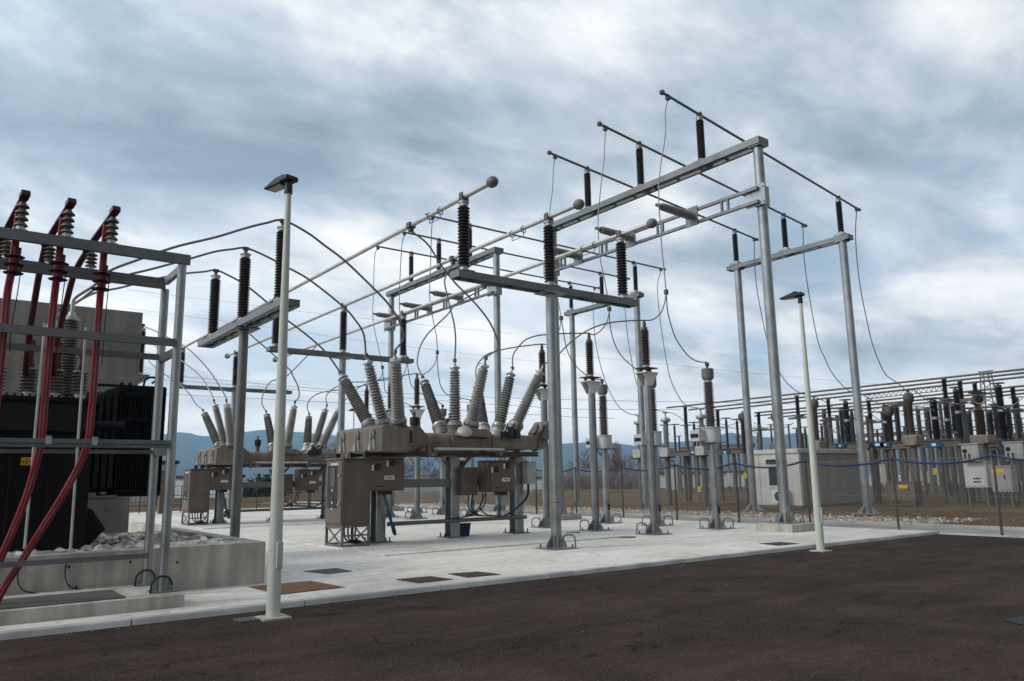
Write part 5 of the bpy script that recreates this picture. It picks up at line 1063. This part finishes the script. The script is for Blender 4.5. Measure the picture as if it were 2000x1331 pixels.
ybox((1964, 1996), 864, 900, 37.5, .5, 'yardw', 'drive_box', 'pale drive box with a round gauge at the right edge', 'cabinet', hole, False)
ybox((1981, 2004), 903, 941, 40, .6, 'yardw', 'yard_cabinet', 'pale cabinet cut by the right photo edge', 'cabinet', None)
ybox((1661, 1697), 879, 909, 40, .5, 'yardw', 'drive_box', 'pale drive box behind the right portal leg', 'cabinet', hole, False)
ybox((1737, 1785), 943, 980, 35.0, .7, 'taupe', 'low_cabinet', 'low dark brown cabinet with a white and yellow label right of the portal leg', 'cabinet', tagd, True, None)
for px, y0, y1, X, lb in (((1300, 1322), 915, 958, 55, 'white cabinet far behind the left breaker frame'), ((1716, 1731), 908, 945, 55, 'white cabinet right of the right portal leg'), ((1670, 1682), 920, 948, 58, 'small white cabinet beside the right portal leg'), ((1768, 1790), 920, 945, 60, 'pale cabinet deep in the yard left of the leaning post'), ((1795, 1815), 922, 945, 60, 'second pale cabinet deep in the yard'), ((1846, 1858), 915, 940, 52, 'pale box between the right frame legs'), ((1370, 1382), 918, 945, 58, 'small pale cabinet behind the ribbed transformer'), ((1420, 1432), 925, 950, 58, 'pale cabinet left of the portal rear leg')):
    ybox(px, y0, y1, X, .6, 'yardw', 'yard_cabinet', lb, 'cabinet', None, True)
for px, py, X, lb in ((1366, 956, 36, 'yellow tag low on the slim transformer post'), (1456, 929, 36, 'yellow tag on the breaker leg left of the portal leg'), (1827, 921, 38, 'yellow tag on the right breaker leg')):
    p = PL(px, py, 0, X); o = thing('warning_tag', (X, p.y, .1), lb, 'sign', 'yellow tags in the outdoor yard'); MB().box(X-.02, X, p.y-.11, p.y+.11, p.z-.15, p.z+.15).build('plate', 'yellowb', o); MB().box(X+.001, X+.05, p.y-.03, p.y+.03, .1, p.z+.1).build('stake', 'galvbg', o)
# tan box far left between the frame posts
p = G(315, 1004, Z); o = thing('distant_cabinet', (p.x, p.y, Z), 'brown box on dark pipes glimpsed between the posts of the left steel frame', 'cabinet')
dpt = proj(p)[2]; s_ = dpt/F
MB().box(p.x-.5, p.x+.5, p.y, p.y+.6, 1.75, 2.25).build('body', 'taupe', o, .02); MB().box(p.x-.55, p.x+.55, p.y-.05, p.y+.65, 2.252, 2.3).build('roof', 'tauped', o)
MB().box(p.x-.1, p.x+.45, p.y+.1, p.y+.5, Z, 1.748).build('leg', 'taupe', o); MB().tube(crv([(p.x-.25, p.y+.1, 1.75), (p.x-.2, p.y+.1, 1.2), (p.x-.3, p.y+.1, .6), (p.x-.4, p.y+.1, Z)], 5), .05, 6).build('cable', 'cable', o)
# ------------------------------------------------------------------ background: walls, poles, trees, lines
def far_wall(name, m, p0, p1, ztop, label, thick=.4, cap='roofd', dep=None):
    a, b = G(*p0, .12), G(*p1, .12); d = (b-a).normalized(); nrm = Vector((-d.y, d.x, 0)); nrm = nrm if nrm.dot(a) > 0 else -nrm
    o = thing(name, a, label, 'wall'); u = Vector((0, 0, ztop))
    mb = MB().prism([a, b, b+u, a+u], nrm*thick); mb.build('wall', m, o)
    if cap: MB().prism([a+u-nrm*.15-d*.1, b+u-nrm*.15+d*.1, b+u+Vector((0, 0, .3))-nrm*.15+d*.1, a+u+Vector((0, 0, .3))-nrm*.15-d*.1], nrm*(thick+.3)).build('coping', cap, o)
    return o
def zt(px, py, p): 
    d = ray(px, py); n = math.hypot(p.x, p.y)/math.hypot(d.x, d.y); return HC+d.z*n
far_wall('boundary_wall', 'bwall', (1008, 957), (1199, 954.5), zt(1100, 935, G(1100, 956, .12))-.12, 'long pale blue grey wall across the field left of the slim transformers')
far_wall('louvred_wall', 'bgrey', (1202, 955), (1300, 953), zt(1250, 930, G(1250, 954, .12))-.12, 'darker grey louvred wall right of the pale boundary wall', cap=None)
far_wall('boundary_wall', 'bwall', (1290, 953.5), (1480, 951), zt(1390, 926, G(1390, 952, .12))-.12, 'pale far wall behind the left breaker frame')
far_wall('boundary_wall', 'bwall', (700, 963), (1000, 958), zt(850, 941, G(850, 960, .12))-.12, 'pale far wall seen under the near switchgear')
far_wall('board_fence', 'bwall', (180, 975), (470, 972), zt(320, 936, G(320, 973, .12))-.12, 'pale far fence wall left of the far cabinet', cap='roofd')
far_wall('boundary_wall', 'bwall', (1690, 949), (2050, 945), zt(1850, 926, G(1850, 947, .12))-.12, 'pale far wall deep behind the right yard', cap=None)
# slim railings near the far switchgear
o = thing('railing', (11, 42, Z), 'dark thin railing at the far edge of the concrete behind the far switchgear', 'railing'); mb = MB()
for x in range(4, 20): mb.box(x-.02, x+.02, 43.98, 44.02, Z, 1.5)
for z in (.5, 1.0, 1.48): mb.box(4, 19, 43.985, 44.015, z-.015, z+.015)
for k in range(75): mb.box(4+k*.2-.006, 4+k*.2+.006, 43.99, 44.01, .5, 1.48)
mb.build('bars', 'fpost', o)
p = G(303, 980, .1); o = thing('distant_shed', (p.x, p.y, .1), 'small pale distant building left of the front frame post', 'building'); zt_ = zt(303, 900, p)
MB().box(p.x-3, p.x+1.6, p.y, p.y+4, .1, zt_-.3).build('wall', 'bwall', o); MB().box(p.x-3.2, p.x+1.8, p.y-.2, p.y+4.2, zt_-.298, zt_).build('roof', 'roofd', o)
# little far lamp
p = G(688, 962, .1); h = zt(685, 803, p); o = thing('street_lamp', (p.x, p.y, .1), 'small distant street lamp between the left bushings of the near switchgear', 'street lamp', 'street lamps at the kerb')
MB().tube([(p.x, p.y, .1), (p.x, p.y, h)], [.14, .09], 10).build('pole', 'white', o); MB().prism([(p.x-.75, p.y, h), (p.x+.2, p.y, h), (p.x+.2, p.y, h+.3), (p.x-.2, p.y, h+.35)], (0, .4, 0)).build('lamp_head', 'dark', o)
p = G(1038, 962, .1); h = zt(1034, 870, p); o = thing('pole', (p.x, p.y, .1), 'slim white pole in front of the pale boundary wall', 'pole'); MB().tube([(p.x, p.y, .1), (p.x, p.y, h)], .07, 8).build('shaft', 'whiteg', o); MB().box(p.x-.3, p.x+.3, p.y-.1, p.y+.1, h, h+.12).build('head', 'dark', o)
p = Vector((19.4, 24.9, Z)); a = PL(1073, 925, 1, 24.9); solo(MB().cyl((a.x, 24.9, Z), (a.x, 24.9, 2.1), .05, seg=10).cyl((a.x, 24.9, .95), (a.x, 24.9, 1.75), .07, seg=10), 'marker_post', 'yellow', 'yellow marker post close behind the main support pole', 'post')

def bare_tree(px, ptop, dep, label, kind='bare', wk=1.0, seed=0, grp='bare winter trees beyond the field'):
    rd = random.Random(seed); d = ray(px, 950); hd = Vector((d.x, d.y, 0)); base = Vector((hd.x*dep, hd.y*dep, .05)); H = zt(px, ptop, base)
    o = thing('poplar' if kind == 'poplar' else 'bare_tree', base, label, 'tree', grp); tr = MB(); cr = MB()
    top = base+Vector((rd.uniform(-.3, .3), rd.uniform(-.3, .3), H*.92)); pts = [base+(top-base)*t+Vector((rd.gauss(0, .12), rd.gauss(0, .12), 0))*(1 if 0 < t < 1 else 0) for t in (0, .25, .5, .75, 1)]
    tr.tube(pts, [H*.022, H*.018, H*.013, H*.008, .02], 7)
    def branch(p, v, L, r, lev):
        q = p+v*L*.5+Vector((rd.gauss(0, .08), rd.gauss(0, .08), rd.gauss(0, .06)))*L; e = q+(v+Vector((rd.gauss(0, .2), rd.gauss(0, .2), rd.uniform(-.05, .3)))).normalized()*L*.5
        (tr if lev == 0 else cr).tube([p, q, e], [r, r*.7, r*.35], 4 if lev == 0 else 3, False)
        if lev < 3:
            for _ in range((6, 5, 4)[lev]):
                t = rd.uniform(.3, 1); b = p+(e-p)*t; w = (v+Vector((rd.gauss(0, .55), rd.gauss(0, .55), rd.gauss(.15, .35)))).normalized(); branch(b, w, L*rd.uniform(.4, .62), r*.5, lev+1)
    nb = 24 if kind != 'poplar' else 42
    for k in range(nb):
        t = rd.uniform(.2 if kind != 'poplar' else .12, .97); p = base+(top-base)*t; a = rd.uniform(0, 6.3); up_ = rd.uniform(.35, .9) if kind != 'poplar' else rd.uniform(1.4, 2.6)
        v = Vector((math.cos(a)*wk, math.sin(a)*wk, up_)).normalized(); branch(p, v, H*(.34 if kind != 'poplar' else .26)*(1.15-t*.75)*rd.uniform(.7, 1.2), max(.016, H*.006), 0)
    tr.build('trunk', 'bark', o); cr.build('crown', 'twigr' if kind == 'poplar' else 'twig', o)
TR = ((1122, 902, 112, 'bare', 'bare tree right of the pole in front of the pale wall'), (1141, 880, 118, 'bare', 'taller bare tree between the rear portal leg and the second arrester post'), (1158, 896, 108, 'bare', 'bare tree behind the second arrester post'),
      (1203, 864, 106, 'poplar', 'dense russet poplar right of the small ribbed transformer'), (1188, 886, 116, 'poplar', 'second russet poplar, half hidden by a transformer post'), (1222, 884, 118, 'bare', 'bare tree just right of the russet poplar'), (1238, 894, 112, 'bare', 'low bare tree left of the paired posts'), (1292, 888, 122, 'bare', 'bare tree behind the paired posts'), (1322, 896, 118, 'bare', 'bare tree behind the left breaker frame'), (1390, 898, 125, 'bare', 'bare tree behind the ribbed transformer at centre right'),
      (1014, 886, 104, 'bare', 'bare tree right of the near switchgear'), (984, 892, 110, 'bare', 'bare tree behind the right control box'), (958, 898, 104, 'bare', 'bare tree under the right part of the brown tanks'), (842, 896, 100, 'bare', 'bare tree behind the middle switchgear leg'), (812, 902, 108, 'bare', 'bare tree behind a far arrester post'), (786, 892, 98, 'bare', 'bare tree right of the left control box'), (752, 866, 96, 'bare', 'bare tree behind the left control box'),
      (668, 846, 92, 'bare', 'tall bare tree behind the T support pole left of the near switchgear'), (650, 868, 96, 'bare', 'bare tree above the far switchgear'), (708, 872, 98, 'bare', 'bare tree behind the brown drive housing'), (590, 905, 105, 'bare', 'low bare tree under the far switchgear'), (1474, 902, 125, 'bare', 'bare tree beside the kiosk'))
for k, (px, py, dep, kd, lb) in enumerate(TR): bare_tree(px, py, dep, lb, kd, 1.0, 100+k)
def bush(px0, px1, ptop, dep, label, m='hedge', seed=1):
    rd = random.Random(seed); mb = MB(); a, b = ray(px0, 950), ray(px1, 950); A, B = Vector((a.x*dep, a.y*dep, 0)), Vector((b.x*dep, b.y*dep, 0)); H = zt((px0+px1)/2, ptop, (A+B)/2); n = 2600 if m == 'hedge' else int(95*(px1-px0))
    blobs = [(rd.random(), rd.uniform(.45, 1)) for _ in range(9)]
    for _ in range(n):
        t, hh = rd.choice(blobs); u = t+rd.gauss(0, .07); z = abs(rd.gauss(.45, .28))*H*hh
        if z > H*hh: z = H*hh*rd.random()
        c = A+(B-A)*u+Vector((rd.gauss(0, .7), rd.gauss(0, .7), z)); tw = m != 'hedge'; s = rd.uniform(.12, .3) if not tw else rd.uniform(.3, .9); e = Vector((rd.gauss(0, 1), rd.gauss(0, 1), rd.gauss(0, 1)+(1.6 if tw else 0))).normalized()*s; f = Vector((rd.gauss(0, 1), rd.gauss(0, 1), rd.gauss(0, .4))).normalized()*(s if not tw else .022); mb.add([c-e, c+f, c+e, c-f], [(0, 1, 2, 3)])
    return tag(mb.build('shrub_row', m, None, 0, 180), label, 'shrubs', 'shrub rows at the field edge')
bush(470, 530, 926, 85, 'dark evergreen shrubs under the far switchgear beside its middle leg', 'hedge', 2); bush(1100, 1215, 922, 100, 'low brown thicket over the pale boundary wall', 'twig', 3); bush(1225, 1480, 915, 128, 'long brown thicket behind the louvred wall', 'twig', 4); bush(690, 1030, 918, 118, 'brown thicket behind the near switchgear legs', 'twig', 5); bush(1480, 1700, 925, 130, 'brown thicket far behind the kiosk', 'twig', 6)

# thin overhead lines far away
for pts, lb in ((((250, 728), (360, 736), (657, 762), (1070, 780), (1440, 787), (1560, 790)), 'first thin overhead line low over the hills'), (((250, 738), (363, 745), (660, 768), (1070, 797), (1250, 800), (1330, 800)), 'second thin overhead line low over the hills'), (((250, 764), (349, 771), (657, 787), (1070, 812), (1200, 818)), 'third and lowest thin overhead line over the hills'),
                (((250, 566), (360, 580), (468, 593), (570, 607), (760, 628), (1000, 652)), 'upper faint overhead line across the sky behind the busbars'), (((250, 603), (358, 617), (565, 645), (655, 659), (900, 690), (1100, 712)), 'lower faint overhead line across the sky behind the busbars'), (((1080, 690), (1400, 722), (1640, 745), (1800, 757)), 'faint overhead line above the ribbed transformers')):
    solo(MB().tube(crv([DP(x, y, 190) for x, y in pts], 4), .05 if pts[0][1] > 700 else .028, 5), 'overhead_line', 'wire', lb, 'power line', 'thin overhead lines in the distance')

# ------------------------------------------------------------------ air
hz = MB().box(-3250, 3250, -120, 3250, -3, max(v[2] for v in vs_h)+4); me = bpy.data.meshes.new('haze'); me.from_pydata(hz.v, [], hz.f); ho = bpy.data.objects.new('haze', me); COL.objects.link(ho); ho['kind'] = 'stuff'
m = bpy.data.materials.new('haze air'); m.use_nodes = True; nt = m.node_tree; nt.nodes.clear(); out = nt.nodes.new('ShaderNodeOutputMaterial'); pv = nt.nodes.new('ShaderNodeVolumePrincipled')
pv.inputs['Color'].default_value = (.40, .70, 1.0, 1); pv.inputs['Density'].default_value = HAZE; pv.inputs['Anisotropy'].default_value = .2; nt.links.new(pv.outputs[0], out.inputs['Volume']); me.materials.append(m)

# ------------------------------------------------------------------ sky and sun
W = bpy.data.worlds.new("World"); SC.world = W; W.use_nodes = True; nt = W.node_tree; N = nt.nodes; L = nt.links; bg = N['Background']
SUN_EL, SUN_AZ = math.radians(38), math.radians(-72)       # azimuth clockwise from +Y
sky = N.new('ShaderNodeTexSky'); sky.sky_type = 'NISHITA'; sky.sun_disc = False; sky.sun_elevation = SUN_EL; sky.sun_rotation = SUN_AZ; sky.dust_density = 1.2
tc = N.new('ShaderNodeTexCoord'); sx = N.new('ShaderNodeSeparateXYZ'); L.new(tc.outputs['Generated'], sx.inputs[0])
def math_(op, a, b=None, c=None):
    n = N.new('ShaderNodeMath'); n.operation = op
    for i, v in enumerate((a, b, c)):
        if v is None: continue
        if isinstance(v, (int, float)): n.inputs[i].default_value = v
        else: L.new(v, n.inputs[i])
    return n.outputs[0]
zc = math_('MAXIMUM', sx.outputs[2], 0.0); den = math_('ADD', zc, SKYDEN)
cb = N.new('ShaderNodeCombineXYZ'); L.new(math_('DIVIDE', sx.outputs[0], den), cb.inputs[0]); L.new(math_('DIVIDE', sx.outputs[1], den), cb.inputs[1])
mp = N.new('ShaderNodeMapping'); L.new(cb.outputs[0], mp.inputs['Vector']); mp.inputs['Rotation'].default_value = (0, 0, math.radians(36.8)); mp.inputs['Location'].default_value = SKYOFF
mp.inputs['Scale'].default_value = (.85, 1.25, 1)
def noise(sc, det, ro, dist, seed):
    n = N.new('ShaderNodeTexNoise'); n.noise_dimensions = '4D'; n.inputs['W'].default_value = seed; n.inputs['Scale'].default_value = sc; n.inputs['Detail'].default_value = det; n.inputs['Roughness'].default_value = ro; n.inputs['Distortion'].default_value = dist; L.new(mp.outputs[0], n.inputs['Vector']); return n.outputs['Fac']
def ramp(f, stops):
    r = N.new('ShaderNodeValToRGB'); e = r.color_ramp.elements; r.color_ramp.interpolation = 'LINEAR'
    while len(e) < len(stops): e.new(.5)
    for k, (p, c) in zip(e, stops): k.position = p; k.color = (*c, 1)
    L.new(f, r.inputs['Fac']); return r.outputs['Color']
big = noise(.95, 3, .5, .35, SKYSEED); det = noise(2.6, 9, .56, .55, SKYSEED+3.7)
fin = noise(7.5, 8, .6, .3, SKYSEED+5.2); f = math_('ADD', math_('ADD', math_('MULTIPLY', big, .54), math_('MULTIPLY', det, .34)), math_('MULTIPLY', fin, .12))
low = math_('SUBTRACT', 1.0, math_('MINIMUM', math_('DIVIDE', zc, .42), 1.0))          # brighter towards the horizon
f2 = math_('ADD', f, math_('MULTIPLY', low, .075))
cloud = ramp(f2, ((.40, (2.2, 2.8, 3.45)), (.455, (3.1, 3.8, 4.5)), (.505, (4.7, 5.2, 5.8)), (.548, (6.8, 7.0, 7.25)), (.61, (8.9, 8.75, 8.6))))
gapf = ramp(noise(1.5, 7, .55, .4, SKYSEED+9.1), ((.47, (0, 0, 0)), (.58, (1, 1, 1))))
lowm = ramp(zc, ((.08, (1, 1, 1)), (.40, (0, 0, 0))))
mxg = N.new('ShaderNodeMix'); mxg.data_type = 'RGBA'; mxg.blend_type = 'MULTIPLY'; mxg.inputs['Factor'].default_value = 1; L.new(gapf, mxg.inputs['A']); L.new(lowm, mxg.inputs['B'])
sep = N.new('ShaderNodeSeparateColor'); L.new(mxg.outputs['Result'], sep.inputs[0])
blue = N.new('ShaderNodeMix'); blue.data_type = 'RGBA'; blue.inputs['Factor'].default_value = .45; L.new(sky.outputs[0], blue.inputs['A']); blue.inputs['B'].default_value = (5.0, 6.9, 8.6, 1)
mx = N.new('ShaderNodeMix'); mx.data_type = 'RGBA'; L.new(math_('MULTIPLY', sep.outputs[0], .75), mx.inputs['Factor']); L.new(cloud, mx.inputs['A']); L.new(blue.outputs['Result'], mx.inputs['B'])
hzf = ramp(zc, ((.0, (1, 1, 1)), (.06, (.75, .75, .75)), (.13, (0, 0, 0)))); sep2 = N.new('ShaderNodeSeparateColor'); L.new(hzf, sep2.inputs[0])
mx2 = N.new('ShaderNodeMix'); mx2.data_type = 'RGBA'; L.new(math_('MULTIPLY', sep2.outputs[0], .8), mx2.inputs['Factor']); L.new(mx.outputs['Result'], mx2.inputs['A']); mx2.inputs['B'].default_value = (13.6, 12.6, 11.9, 1)
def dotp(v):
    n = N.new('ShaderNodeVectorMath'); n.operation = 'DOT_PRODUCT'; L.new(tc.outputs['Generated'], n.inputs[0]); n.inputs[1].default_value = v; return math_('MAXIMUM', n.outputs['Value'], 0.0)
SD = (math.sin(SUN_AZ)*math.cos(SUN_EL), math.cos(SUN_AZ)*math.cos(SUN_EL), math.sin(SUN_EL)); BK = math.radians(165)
glow = math_('ADD', 1.0, math_('MULTIPLY', math_('POWER', dotp(SD), 3.0), 2.2))           # unseen sky round the sun brightened, added to give round poles contrast
dull = math_('SUBTRACT', 1.0, math_('MULTIPLY', dotp((math.sin(BK)*.95, math.cos(BK)*.95, .3)), .62))   # unseen sky behind and to the right darkened, added to dim front faces
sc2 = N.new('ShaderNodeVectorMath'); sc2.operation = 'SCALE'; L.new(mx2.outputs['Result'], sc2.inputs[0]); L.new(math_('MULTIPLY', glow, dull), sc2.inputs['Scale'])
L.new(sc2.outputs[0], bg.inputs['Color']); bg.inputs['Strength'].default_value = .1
sl = bpy.data.lights.new('sun', 'SUN'); sl.energy = 1.5; sl.angle = math.radians(12); sl.color = (1, .90, .76); so = bpy.data.objects.new('sun', sl); COL.objects.link(so)
sd = Vector((math.sin(SUN_AZ)*math.cos(SUN_EL), math.cos(SUN_AZ)*math.cos(SUN_EL), math.sin(SUN_EL))); so.rotation_euler = sd.to_track_quat('Z', 'Y').to_euler(); so.location = sd*300+Vector((0, 0, 0))
SC.view_settings.view_transform = 'Standard'; SC.view_settings.look = 'None'; SC.view_settings.exposure = EXPO; SC.view_settings.gamma = 1
SC.render.engine = 'CYCLES'; SC.cycles.max_bounces = 5; SC.cycles.diffuse_bounces = 2; SC.cycles.glossy_bounces = 2; SC.cycles.volume_bounces = 0; SC.cycles.use_denoising = True
